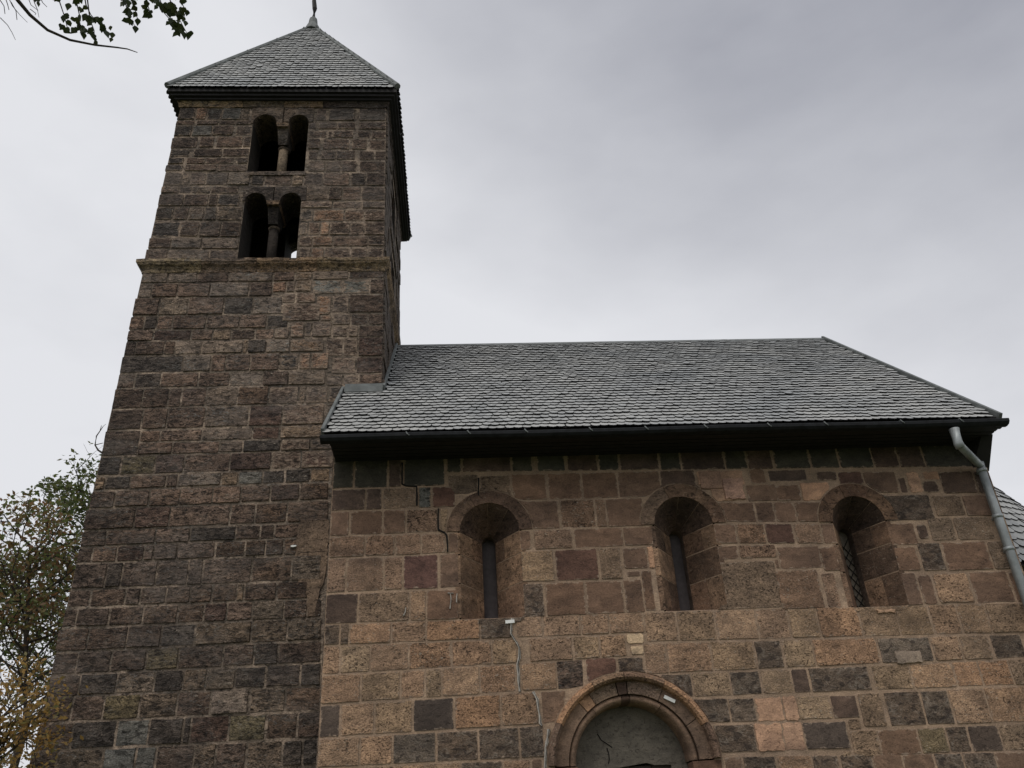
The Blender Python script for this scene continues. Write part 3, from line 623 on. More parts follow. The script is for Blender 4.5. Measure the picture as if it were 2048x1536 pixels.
# windows: arch ring, splayed reveal stones, slit
DEP = 0.35
SPL = [[(178.5, 118, (88, 72, 61)), (117, 62, (82, 66, 57)), (61, 1.5, (72, 58, 50))],
       [(178.5, 112, (88, 74, 64)), (111, 62, (84, 68, 57)), (61, 40, (86, 70, 58)), (39, 1.5, (84, 67, 56))],
       [(178.5, 108, (88, 70, 58)), (107, 62, (82, 64, 53)), (61, 1.5, (90, 72, 59))]]
for wi, (cx, zs, z0, ro, ri) in enumerate(WINS):
    sw = 0.068; scx = cx; zs2 = zs - 0.005; ztop = zs2 + sw
    # lining behind the reveal stones
    def loop(r, y, zsp, zb, n=14):
        return [Vector((cx - r, y, zb)), Vector((cx - r, y, zsp))] + [Vector((cx + r * math.cos(t), y, zsp + r * math.sin(t))) for t in [math.pi - math.pi * k / n for k in range(1, n)]] + [Vector((cx + r, y, zsp)), Vector((cx + r, y, zb))]
    a, b, c2 = loop(ri + 0.0015, 0.0, zs, z0), loop(sw + 0.0015, DEP + 0.005, zs2, z0), loop(sw + 0.012, DEP + 0.3, zs2, z0)
    mb = MB(); n = len(a)
    mb.add(a + b, [(i, i + 1, n + i + 1, n + i) for i in range(n - 1)])
    mb.add([a[0], a[-1], c2[-1], c2[0]], [(0, 1, 2, 3)])
    wpart = mb.build('window', M['mortar'], nave)
    if wi < 2: wpart['label'] = 'narrow round-headed slit window closed by a dark board'
    else: wpart['label'] = 'narrow round-headed slit window with leaded diamond lattice'
    # ring
    for a0, a1, rgb in SPL[wi]:
        setcol(vous(cx, zs, ri, ro, a0, a1, -0.010 - U(0, 0.004), 0.03, 6).build('arch_stone', M['worn'], wpart, (cx, 0, zs)), rgb)
    # reveal stones, left and right, by course
    lv = [z0 + 0.006, z0 + (zs - z0) * 0.40, z0 + (zs - z0) * 0.735, zs]
    for s in (-1, 1):
        for k in range(3):
            j = 0.007; za, zb = lv[k] + j, lv[k + 1] - j
            m_ = U(0.35, 0.7)
            cut = [(0.0, m_), (m_, 1.0)] if (k != 1 or s > 0) else [(0.0, 1.0)]
            for f0, f1 in cut:
                def pt(f, off): return (cx + s * (ri + (sw - ri) * f + off), -0.004 + (DEP + 0.004) * f)
                g = 0.007
                f0_, f1_ = f0 + (g if f0 > 0 else 0), f1 - (g if f1 < 1 else 0)
                (xa, ya), (xb, yb) = pt(f0_, 0), pt(f1_, 0); (xc, yc), (xd, yd) = pt(f0_, 0.05), pt(f1_, 0.05)
                mb = MB().hexa([(xa, ya, za), (xb, yb, za), (xd, yd, za), (xc, yc, za), (xa, ya, zb), (xb, yb, zb), (xd, yd, zb), (xc, yc, zb)])
                o = mb.build('stone', M['worn'], wpart, ((xa + xb) / 2, (ya + yb) / 2, (za + zb) / 2))
                v = U(0.9, 1.1); cc = random.choice([(84, 68, 57), (98, 80, 66), (78, 64, 55), (106, 87, 72), (90, 72, 60)]); setcol(o, tuple(q * v for q in cc))
    # soffit stones of the head, their dark tone includes the shade of the recess
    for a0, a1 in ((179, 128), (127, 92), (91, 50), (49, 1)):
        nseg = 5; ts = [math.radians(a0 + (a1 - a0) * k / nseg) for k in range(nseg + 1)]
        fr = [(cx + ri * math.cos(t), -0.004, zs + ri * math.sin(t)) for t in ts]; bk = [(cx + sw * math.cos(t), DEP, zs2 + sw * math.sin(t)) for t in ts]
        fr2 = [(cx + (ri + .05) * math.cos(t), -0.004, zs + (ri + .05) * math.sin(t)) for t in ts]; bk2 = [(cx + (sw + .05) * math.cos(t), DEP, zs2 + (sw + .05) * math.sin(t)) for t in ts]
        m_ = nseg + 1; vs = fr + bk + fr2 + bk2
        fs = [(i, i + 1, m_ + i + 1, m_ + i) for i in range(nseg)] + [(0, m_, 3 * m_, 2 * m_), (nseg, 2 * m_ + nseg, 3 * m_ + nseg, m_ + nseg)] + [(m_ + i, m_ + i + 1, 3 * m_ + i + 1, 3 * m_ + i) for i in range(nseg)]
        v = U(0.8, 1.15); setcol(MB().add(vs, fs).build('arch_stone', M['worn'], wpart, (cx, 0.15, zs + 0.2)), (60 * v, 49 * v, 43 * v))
    # slit frame wall at the back of the splay and the pane
    mb = MB(); p1 = loop(sw, DEP, zs2, z0); p2 = loop(sw, DEP + 0.28, zs2, z0); n = len(p1)
    mb.add(p1 + p2, [(i, i + 1, n + i + 1, n + i) for i in range(n - 1)]); mb.build('slit_lining', M['masonry'], wpart)
    pn = MB().strip([(v.x, v.z) for v in loop(sw + 0.004, 0, zs2, z0)], DEP + 0.12, DEP + 0.13).build('board' if wi < 2 else 'pane', M['board'] if wi < 2 else M['glass'], wpart)
    if wi == 2:
        for s in (-1, 1):
            k = -6
            while k < 12:
                xa, za = cx - 0.3, z0 + k * 0.105
                # clip the diagonal to the slit
                xl, xr = cx - sw, cx + sw
                def zz(x): return za + s * 1.45 * (x - cx)
                p, q = Vector((xl, DEP + 0.112, zz(xl))), Vector((xr, DEP + 0.112, zz(xr)))
                if min(p.z, q.z) > z0 and max(p.z, q.z) < zs2 + 0.04: MB().tube([p, q], 0.0045, 5).build('lead_bar', M['iron'], wpart)
                k += 1

# portal
cx, zs, _, ro = DOOR
portal = MB().box(cx - 0.70, cx + 0.70, 0.30, 0.42, 0.6, zs + 0.03)
po = MB()
po.add([(x, 0.0, z) for x, z in poly_arch(cx, zs, 0.6, 0.70)] + [(x, 0.34, z) for x, z in poly_arch(cx, zs, 0.6, 0.70)], [(i, i + 1, 21 + i + 1, 21 + i) for i in range(20)])
portal = po.build('portal', M['mortar'], nave); portal['label'] = 'round-arched stone portal with plain grey tympanum'
hood = [(179.3, 152, (82, 68, 59)), (151.7, 116, (124, 97, 76)), (115.7, 92, (106, 87, 71)), (91.7, 63, (102, 83, 69)), (62.7, 24, (124, 98, 78)), (23.4, 0.7, (94, 77, 66))]
for a0, a1, rgb in hood:      # projecting hood mould with a rounded front
    mb = MB(); prof = [(0.757, 0.02), (0.757, -0.03), (0.738, -0.062), (0.712, -0.068), (0.690, -0.045), (0.682, 0.02)]
    ns = max(3, int(abs(a1 - a0) / 5)); vs = []; fs = []; m_ = len(prof)
    for k in range(ns + 1):
        t = math.radians(a0 + (a1 - a0) * k / ns)
        vs += [(cx + r * math.cos(t), y, zs + r * math.sin(t)) for r, y in prof]
    for k in range(ns):
        for i in range(m_ - 1): fs.append((k * m_ + i, k * m_ + i + 1, (k + 1) * m_ + i + 1, (k + 1) * m_ + i))
    fs += [tuple(range(m_)), tuple(range(ns * m_, ns * m_ + m_))]
    tm = math.radians((a0 + a1) / 2)
    setcol(MB().add(vs, fs).build('hood_stone', M['pit'], portal, (cx + .72 * math.cos(tm), 0, zs + .72 * math.sin(tm)), smooth=False), rgb)
ringc = [(179.5, 131, (91, 76, 65), 'smooth'), (130.4, 121, (114, 91, 73), 'patch'), (120.4, 98.6, (100, 86, 74), 'pit'), (97.8, 90.2, (66, 53, 46), 'smooth'), (89.4, 62, (96, 82, 72), 'pit'), (61.4, 30, (88, 74, 64), 'smooth'), (29.4, 0.5, (91, 76, 65), 'smooth')]
for a0, a1, rgb, kd in ringc:
    tm = math.radians((a0 + a1) / 2); dp = U(0, 0.008)
    setcol(vous(cx, zs, 0.575, 0.684, a0, a1, 0.012 + dp, 0.25, max(2, int((a0 - a1) / 5))).build('arch_stone', M[kd], portal, (cx + .63 * math.cos(tm), 0.05, zs + .63 * math.sin(tm))), rgb)
for a0, a1, rgb in ((179.5, 125, (95, 79, 67)), (124.5, 96, (104, 87, 74)), (95.5, 88, (70, 56, 48)), (87.5, 58, (102, 85, 73)), (57.5, 0.5, (93, 77, 65))):
    mb = MB(); prof = [(0.574, 0.20), (0.574, 0.075), (0.566, 0.048), (0.545, 0.034), (0.524, 0.045), (0.508, 0.075), (0.503, 0.13), (0.503, 0.32)]
    ns = max(3, int(abs(a1 - a0) / 4)); vs = []; fs = []; m_ = len(prof)
    for k in range(ns + 1):
        t = math.radians(a0 + (a1 - a0) * k / ns)
        vs += [(cx + r * math.cos(t), y, zs + r * math.sin(t)) for r, y in prof]
    for k in range(ns):
        for i in range(m_ - 1): fs.append((k * m_ + i, k * m_ + i + 1, (k + 1) * m_ + i + 1, (k + 1) * m_ + i))
    tm = math.radians((a0 + a1) / 2)
    setcol(MB().add(vs, fs).build('roll_moulding', M['smooth'], portal, (cx + .54 * math.cos(tm), 0.05, zs + .54 * math.sin(tm)), smooth=True), rgb)
ty = [(cx + 0.53 * math.cos(t), zs + 0.53 * math.sin(t)) for t in [math.pi * k / 24 for k in range(25)]]
ty = ty + [(cx - 0.53, zs - 0.10), (cx - 0.37, zs - 0.10), (cx - 0.37, zs - 0.012)] + [(cx - 0.1, zs - 0.008), (cx + 0.08, zs + 0.012), (cx + 0.15, zs + 0.02), (cx + 0.22, zs - 0.002), (cx + 0.37, zs - 0.004), (cx + 0.37, zs - 0.10), (cx + 0.53, zs - 0.10)]
tymp = MB().strip(ty, 0.255, 0.33).build('tympanum', M['tymp'], portal)
def ribbon(name, pts, wd, Y, mat, parent, lab=None, wob=0.0, thick=0.004):
    """a thin raised seam along points (x, z) on a wall plane"""
    P = [Vector(p) for p in pts]; vs = []; fs = []
    for i, p in enumerate(P):
        d = (P[min(i + 1, len(P) - 1)] - P[max(i - 1, 0)]).normalized(); nn = Vector((-d.y, d.x))
        h = wd / 2 * (1 + U(-wob, wob))
        for off, y in ((-h, Y + 0.02), (-h * 0.8, Y), (h * 0.8, Y), (h, Y + 0.02)):
            q = p + nn * off; vs.append((q.x, y, q.y))
    for i in range(len(P) - 1):
        for k in range(3): fs.append((i * 4 + k, i * 4 + k + 1, i * 4 + 5 + k, i * 4 + 4 + k))
    o = MB().add(vs, fs).build(name, mat, parent)
    if lab: o['label'] = lab
    return o
def wall_pts(t, l, Y=0.0):
    r = []
    for x, y in l:
        p = at(*tl(t, x, y), Y); r.append((p.x, p.z))
    return r
def fine(pts, step=0.035, jit=0.004):
    o = []
    for i in range(len(pts) - 1):
        a, b = Vector(pts[i]), Vector(pts[i + 1]); k = max(1, int((b - a).length / step))
        for j in range(k): o.append(a + (b - a) * j / k + Vector((U(-jit, jit), U(-jit, jit))))
    o.append(Vector(pts[-1])); return o
for t_, l_ in (('E', [(425, 1070), (460, 1120), (500, 1150), (545, 1180)]), ('E', [(500, 1180), (520, 1240), (515, 1310)])):
    ribbon('crack', fine(wall_pts(t_, l_, 0.255)), 0.010, 0.249, M['crack'], tymp)
for s, e0, e1 in ((-1, 0.37, 0.70), (1, 0.37, 0.70)):
    mb = MB().box(cx + min(s * e0, s * e1), cx + max(s * e0, s * e1), 0.05, 0.33, 0.6, zs - 0.105 if True else 0)
    setcol(mb.build('jamb', M['smooth'], portal, (cx + s * 0.5, 0.2, 1.4)), (80, 63, 54))
for s in (-1, 1):
    mb = MB().box(cx + min(s * 0.503, s * 0.752), cx + max(s * 0.503, s * 0.752), -0.01, 0.2, zs - 0.34, zs - 0.009)
    setcol(mb.build('springer', M['smooth'], portal, (cx + s * 0.63, 0.1, zs - .15)), (78, 60, 50))
door = MB(); [door.box(cx - 0.40 + k * 0.2, cx - 0.204 + k * 0.2, 0.30, 0.34, 0.9, zs + 0.0) for k in range(4)]
door.build('door', M['caulk'], portal)

# cracks, filler and pointing on the nave wall
zig = [(1605, 150), (1595, 200), (1592, 270), (1620, 320), (1660, 385), (1655, 460), (1640, 520), (1650, 600), (1655, 690), (1662, 735)]
for l in (zig, [(1770, 735), (1800, 800), (1815, 900), (1828, 985), (1840, 1005)], [(1895, 1035), (1885, 1100), (1870, 1180), (1868, 1260), (1865, 1344)]):
    p = fine(wall_pts('D', l))
    ribbon('crack_filling', p, 0.024, -0.0190, M['crackfill'], nave_wall, 'pale grey filler along a running crack', 0.4)
    ribbon('crack', [q + Vector((0.003, 0)) for q in p], 0.006, -0.0205, M['crack'], nave_wall, None, 0.5)
for l in ([(658, 120), (656, 290), (690, 305), (775, 308), (775, 465)], [(945, 485), (948, 655), (1000, 680), (1015, 700), (1020, 835)], [(1268, 245), (1268, 385)]):
    ribbon('crack', fine(wall_pts('A', l), 0.05, 0.003), 0.017, -0.0165, M['crack'], nave_wall, None, 0.3)
# pale pointing streaks
for t_, l in (('A', [(1045, 1165), (1048, 1230), (1040, 1290)]), ('A', [(1095, 1172), (1092, 1240)]), ('A', [(1020, 1162), (1068, 1166)]), ('A', [(685, 1280), (678, 1320), (668, 1344)])):
    ribbon('mortar_streak', fine(wall_pts(t_, l)), 0.009, -0.0225, M['crackfill'], nave_wall, None, 0.5)
for px, py, rot, ln_, lab in ((1020, 1243, 0.02, 0.085, 'small white crack gauge stuck under the sill of the first slit window'),
                              (1339.5, 1398, -0.50, 0.105, 'slanting white crack gauge on the right side of the portal arch')):
    Y = -0.026 if px < 1100 else -0.002
    p = at(px, py, Y); d = Vector((math.cos(rot), 0, math.sin(rot))); u = Vector((-math.sin(rot), 0, math.cos(rot)))
    mb = MB(); hw, hh = ln_ / 2, 0.016
    q = [p + d * a + u * b + Vector((0, y, 0)) for y in (0.0, 0.016) for a, b in ((-hw, -hh), (hw, -hh * 0.8), (hw * 0.96, hh), (-hw, hh * 0.9))]
    tag(mb.hexa(q).build('crack_gauge', M['plaster_white'], None, p), lab, 'gauge', 'white crack gauges on the masonry')

# ------------------------------------------------------------------ roofs
def slate_mesh(wd, ln_=0.20, seed=0):
    hw = wd / 2
    prof = [(-hw, 0.042), (-hw * 0.62, 0.012), (0, 0.0), (hw * 0.62, 0.012), (hw, 0.042)]
    T0 = 0.035; TH = 0.0115
    top = [(u, v, T0 - (T0 - 0.010) * v / ln_) for u, v in prof] + [(hw, ln_, 0.010), (-hw, ln_, 0.010)]
    bot = [(u, v + 0.001, z - TH) for u, v, z in top[:5]]
    fs = [tuple(range(7))] + [(i + 1, i, 7 + i, 8 + i) for i in range(4)] + [(0, 6, 7), (5, 4, 11)]
    return top + bot, fs
def frame(o, u, v):
    u = Vector(u).normalized(); v = Vector(v).normalized(); n = u.cross(v)
    return Matrix(((u.x, v.x, n.x, o[0]), (u.y, v.y, n.y, o[1]), (u.z, v.z, n.z, o[2]), (0, 0, 0, 1)))
def slates(places, mat, parent, n_parts, name='slate', wd=0.085):
    """places: (matrix, scale) list sorted largest first; the first n_parts are parts, the rest one mass"""
    vs0, fs0 = slate_mesh(wd)
    me = [bpy.data.meshes.new('slate') for _ in range(1)][0]
    me.from_pydata(vs0, [], fs0); me.materials.append(mat); me.materials.append(M['slate_edge_shade'])
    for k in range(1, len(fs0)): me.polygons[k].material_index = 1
    V = np.array(vs0); allv = []; allf = []
    for i, mtx in enumerate(places):
        if i < n_parts:
            o = bpy.data.objects.new('slate', me); o.matrix_basis = mtx; link(o, parent)
        else:
            A = np.array(mtx); b = len(allv)
            allv += list(map(tuple, V @ A[:3, :3].T + A[:3, 3])); allf += [tuple(k + b for k in f) for f in fs0]
    if allv:
        o = mesh_obj('slates', allv, allf, mat, parent); o['kind'] = 'stuff'; o.data.materials.append(M['slate_edge_shade'])
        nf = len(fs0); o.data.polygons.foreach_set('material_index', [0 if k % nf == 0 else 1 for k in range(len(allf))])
def plane_places(o, u, v, u0, u1, length, row=0.117, wd=0.085, keep=None, jit=1.0, start=0.0):
    u = Vector(u).normalized(); v = Vector(v).normalized(); n = u.cross(v).normalized(); o = Vector(o); res = []
    k = 0; s = start
    while s < length - 0.02:
        a, b = u0(s), u1(s); x = a + (wd / 2 if k % 2 else 0.0) + wd * 0.22; wob = random.uniform(-0.004, 0.004)
        ph = U(0, 6.28)
        while x < b - wd * 0.25:
            if x > a + wd * 0.2 and (keep is None or keep(x, s)):
                jr = random.gauss(0, 0.018) * jit; js = random.gauss(0, 0.0045) * jit + 0.005 * math.sin(x * 2.3 + ph)
                uu = u * math.cos(jr) + v * math.sin(jr); vv = v * math.cos(jr) - u * math.sin(jr)
                p = o + u * (x + U(-.004, .004)) + v * (s + js + wob) + n * abs(random.gauss(0, 0.003))
                tilt = random.gauss(0, 0.012); vv = (vv + n * tilt).normalized()
                res.append(frame(p, uu, vv))
            x += wd * U(0.97, 1.03)
        s += row; k += 1
    return res
# nave roof: deck, shingles, ridge, flashings
slope_len = math.hypot(RY - EY, RZ - EZ); vdir = Vector((0, RY - EY, RZ - EZ)).normalized()
RX0, RX1 = -1.27, 5.62
TX, TY = -0.815, 0.80          # tower's south-east corner
nd = Vector((0, -vdir.z, vdir.y))
deck = MB(); th = 0.09
def rp(x, s, off=0.0): p = Vector((x, EY, EZ)) + vdir * s + nd * off; return p
s_t = (TY - EY) / vdir.y
for xa, xb, sa, sb in ((RX0, TX, 0.02, s_t), (TX, RX1, 0.02, slope_len)):
    deck.hexa([rp(xa, sa, -th), rp(xb, sa, -th), rp(xb, sb, -th), rp(xa, sb, -th), rp(xa, sa, 0), rp(xb, sa, 0), rp(xb, sb, 0), rp(xa, sb, 0)])
bk = Vector((0, 2 * RY - EY, EZ)); v2 = Vector((0, -(RY - EY), RZ - EZ)).normalized()
deck.add([(TX, RY, RZ), (RX1, RY, RZ), (RX1, 2 * RY - EY, EZ), (TX, 2 * RY - EY, EZ)], [(0, 1, 2, 3)])
roof = deck.build('roof', M['wood'], nave)
def in_roof(x, s): return x > RX0 + 0.02 and (x > TX + 0.03 or s < s_t - 0.10)
pl = plane_places((0, EY, EZ), (1, 0, 0), vdir, lambda s: RX0 + 0.02, lambda s: RX1 - 0.03, slope_len - 0.03, keep=in_roof, start=-0.055)
slates(pl, M['slate'], roof, 296)
pl2 = plane_places((RX1, 2 * RY - EY, EZ), (-1, 0, 0), v2, lambda s: 0.02, lambda s: RX1 - TX - 0.05, slope_len - 0.03, row=0.234, wd=0.17)
slates([], M['slate'], roof, 0)
mb = MB()
mb.add([(TX + .02, RY - 0.10, RZ - 0.055), (TX + .02, RY, RZ + 0.045), (TX + .02, RY + 0.10, RZ - 0.055), (RX1, RY - 0.10, RZ - 0.055), (RX1, RY, RZ + 0.045), (RX1, RY + 0.10, RZ - 0.055)], [(0, 3, 4, 1), (1, 4, 5, 2), (0, 1, 2), (3, 5, 4)])
mb.build('ridge_cap', M['lead'], roof)
def verge(x, s0, s1, name, wdt=0.045, hgt=0.075, mat=None):
    m = MB().hexa([rp(x - wdt / 2, s0, -0.10), rp(x + wdt / 2, s0, -0.10), rp(x + wdt / 2, s1, -0.10), rp(x - wdt / 2, s1, -0.10), rp(x - wdt / 2, s0, hgt), rp(x + wdt / 2, s0, hgt), rp(x + wdt / 2, s1, hgt), rp(x - wdt / 2, s1, hgt)])
    return m.build(name, mat or M['lead'], roof)
verge(RX1, -0.02, slope_len + 0.04, 'verge_flashing', 0.035, 0.055)
verge(RX0, -0.01, s_t + 0.06, 'verge_flashing', 0.03, 0.06)
verge(TX + 0.02, s_t, slope_len, 'wall_flashing', 0.025, 0.08)
p = rp(0, s_t, 0)
MB().box(RX0 + 0.03, TX + 0.01, TY - 0.05, TY - 0.024, p.z - 0.05, p.z + 0.085).build('wall_flashing', M['lead'], roof)
MB().box(RX0 + 0.03, TX + 0.01, TY - 0.11, TY - 0.05, p.z - 0.05, p.z + 0.018).build('drip_strip', M['lead'], roof)
# small shingled gap filler between the verge and the tower face
setcol(MB().box(RX0 + 0.03, TX - 0.02, TY - 0.02, TY + 0.04, p.z - 0.4, p.z + 0.02).build('filler_block', M['smooth'], roof), (70, 62, 58))
# eaves: soffit, fascia
MB().box(NX0 + 0.02, NX1 - 0.01, -0.40, 0.03, 5.225, 5.245).build('soffit', M['wood'], roof)
MB().box(NX0 + 0.02, NX1 + 0.0, -0.438, -0.402, 5.20, 5.30).build('fascia', M['wood'], roof)
for k in range(5): MB().box(NX0 + 0.02, NX1 - 0.012, -0.402 + 0.082 * k, -0.335 + 0.082 * k, 5.207, 5.2245).build('soffit_board', M['wood'], roof)
MB().add([(NX1 - 0.16, 0.03, 5.22), (NX1 - 0.10, -0.24, 5.22), (NX1 - 0.16, 0.03, 4.92), (NX1 + 0.03, 0.03, 5.22), (NX1 + 0.02, -0.24, 5.22), (NX1 + 0.03, 0.03, 4.92)], [(0, 1, 2), (3, 5, 4), (0, 3, 4, 1), (1, 4, 5, 2), (0, 2, 5, 3)]).build('kneeler', M['wood'], nave_wall)  # near-black colour stands in for the shade under the eave corner
# gutter: half round trough with straps
gx0, gx1 = -1.27, 5.60
gp = [(-0.44, 5.2389), (-0.45, 5.2117), (-0.472, 5.1947), (-0.5, 5.1906), (-0.528, 5.196), (-0.548, 5.2137), (-0.552, 5.2389), (-0.56, 5.245), (-0.565, 5.2389), (-0.561, 5.2117), (-0.538, 5.1899), (-0.5, 5.1824), (-0.466, 5.1865), (-0.44, 5.2056)]
m_ = len(gp); segs = 7; mb = MB(); vs = []; fs = []
for k in range(segs + 1):
    x = gx0 + (gx1 - gx0) * k / segs; sag = 0.006 * math.sin(k * 1.9)
    vs += [(x, y, z + sag) for y, z in gp]
for k in range(segs):
    for i in range(m_): fs.append((k * m_ + i, k * m_ + (i + 1) % m_, (k + 1) * m_ + (i + 1) % m_, (k + 1) * m_ + i))
gutter = MB().add(vs, fs).build('gutter', M['gutter'], nave)
for x in (gx0 + 0.004, gx1 - 0.004):
    MB().strip([(0, 0)], 0, 0) if False else None
    MB().add([(x, y, z + 0.003) for y, z in gp[5:]] + [(x, -0.44, 5.235)], [tuple(range(10))]).build('end_cap', M['gutter'], gutter)
MB().box(gx0, gx1 - 0.1, -0.47, -0.425, 5.245, 5.268).build('drip_edge', M['lead'], gutter)
for px in (812, 935, 1050, 1180, 1292, 1412, 1540, 1655, 1810, 1930):
    x = at(px, 855, -0.6).x
    mb = MB().tube([(x, -0.44, 5.25), (x, -0.564, 5.252), (x + .012, -0.572, 5.226), (x + .03, -0.570, 5.212)], 0.006, 5)
    mb.build('bracket', M['lead'], gutter)
# downpipe
pm_ = MB().tube([(5.455, -0.092, 4.965), (5.455, -0.09, 4.55), (5.45, -0.09, 0.95)], 0.044, 14)
pm_.tube([(5.03, -0.505, 4.985), (5.462, -0.085, 4.93)], 0.040, 14)
pipe = pm_.build('downpipe', M['zinc'], nave)
for pf in pipe.data.polygons: pf.use_smooth = len(pf.vertices) == 4
MB().tube([(5.02, -0.515, 5.16), (5.02, -0.512, 5.0), (5.03, -0.508, 4.955)], [0.052, 0.046, 0.044], 14).build('outlet', M['zinc'], pipe, smooth=True)
for z in (4.86, 4.36, 4.02, 2.9):
    MB().tube([(5.453, -0.09, z), (5.453, -0.09, z + 0.035)], 0.051, 14).build('pipe_collar', M['zinc'], pipe, smooth=True)
    MB().box(5.44, 5.466, -0.05, 0.01, z + 0.005, z + 0.028).build('pipe_bracket', M['zinc'], pipe)

# ------------------------------------------------------------------ tower
tower = tag(empty('church_tower', (-2.3, 2.3, 0.9)), 'tall square bell tower of dark weathered stone with paired arched openings and shingled pyramid roof', 'tower')
TYB = 3.83; TZ1 = 11.10
def txl(z): return -3.945 + (z - 2.5) * 0.0255
def txr(z): return -0.79 - max(0, (z - 2.5)) * 0.0082
core = MB()
zlev = [0.5, 2.5, 5, 8.0]
for i in range(3):
    a, b = zlev[i], zlev[i + 1]
    core.hexa([(txl(a), TY, a), (txr(a), TY, a), (txr(a), TYB, a), (txl(a), TYB, a), (txl(b), TY, b), (txr(b), TY, b), (txr(b), TYB, b), (txl(b), TYB, b)])
TH = 0.50
def wall_with_holes(Yo, Yi):
    """upper stage wall along x with the belfry openings left free"""
    ed = [8.0]
    rects = [bel_rect(b) for b in BEL][::-1]
    for x0, x1, z0, z1 in rects: ed += [z0, z1]
    ed += [TZ1]
    for i in range(len(ed) - 1):
        a, b = ed[i], ed[i + 1]; l0, l1, r0, r1 = txl(a), txl(b), txr(a), txr(b)
        if i % 2 == 0: core.hexa([(l0, Yo, a), (r0, Yo, a), (r0, Yi, a), (l0, Yi, a), (l1, Yo, b), (r1, Yo, b), (r1, Yi, b), (l1, Yi, b)])
        else:
            x0, x1, _, _ = rects[i // 2]
            core.hexa([(l0, Yo, a), (x0, Yo, a), (x0, Yi, a), (l0, Yi, a), (l1, Yo, b), (x0, Yo, b), (x0, Yi, b), (l1, Yi, b)])
            core.hexa([(x1, Yo, a), (r0, Yo, a), (r0, Yi, a), (x1, Yi, a), (x1, Yo, b), (r1, Yo, b), (r1, Yi, b), (x1, Yi, b)])
wall_with_holes(TY, TY + TH); wall_with_holes(TYB - TH, TYB)
def side_wall(xo, xi):
    ym = (TY + TYB) / 2
    ed = [(8.0, None), (8.36, (ym - .36, ym + .36)), (9.49, None), (9.85, (ym - .36, ym + .36)), (10.93, None), (TZ1, None)]
    for i in range(5):
        a, b = ed[i][0], ed[i + 1][0]; h = ed[i][1]
        ya, yb = TY + TH, TYB - TH
        for p0, p1 in ([(ya, yb)] if h is None else [(ya, h[0]), (h[1], yb)]):
            core.hexa([(xo(a), p0, a), (xo(a), p1, a), (xi(a), p1, a), (xi(a), p0, a), (xo(b), p0, b), (xo(b), p1, b), (xi(b), p1, b), (xi(b), p0, b)])
side_wall(txr, lambda z: txr(z) - TH); side_wall(txl, lambda z: txl(z) + TH)
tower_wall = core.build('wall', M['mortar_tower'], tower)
M['belfry_shade'] = stone_mat('belfry_shade_stone', grain=0.3, stain=0.4, bump=0.7, base=(0.035, 0.03, 0.026, 1))  # shade inside the belfry, put into a near-black colour on reveals and inner faces
tower_wall.data.materials.append(M['belfry_shade'])
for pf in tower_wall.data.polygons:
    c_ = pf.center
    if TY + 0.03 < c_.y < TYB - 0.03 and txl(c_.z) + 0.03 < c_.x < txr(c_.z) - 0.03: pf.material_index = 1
def fix_tower(x, z):
    x, z = keep_out_t(x, z)
    return max(min(x, txr(z) + 0.006), txl(z) - 0.03), z
lay(T_ROWS, T_QUADS, TY, tower_wall, fix_tower, 0.0048, 0.0045, cut_t, TONE_T)
# quoin faces on the east side, seen edge on
side = MB()
z = 6.4
while z < 11.0:
    h = U(0.2, 0.3); y = TY + 0.01; zt = min(z + h, 11.06)
    while y < TYB - 0.1:
        l = U(0.25, 0.55); yb = min(y + l, TYB)
        inwin = any(b['sill'] - 0.02 < (z + zt) / 2 < b['top'] for b in BEL) and y < (TY + TYB) / 2 + .38 and yb > (TY + TYB) / 2 - .38
        if not inwin:
            xo = txr((z + zt) / 2); f = U(0.008, 0.03)
            side.hexa([(xo - .02, y + .008, z + .008), (xo + f, y + .02, z + .016), (xo + f, yb - .02, z + .016), (xo - .02, yb - .008, z + .008), (xo - .02, y + .008, zt - .008), (xo + f, y + .02, zt - .016), (xo + f, yb - .02, zt - .016), (xo - .02, yb - .008, zt - .008)])
        y = yb
    z = zt
so = side.build('side_stones', stone_mat('stone_rough_side', grain=0.4, pits=0.8, pit_scale=14, stain=0.5, crust=0.4, bump=1.0, base=(0.14, 0.112, 0.094, 1)), tower_wall); so['kind'] = 'stuff'
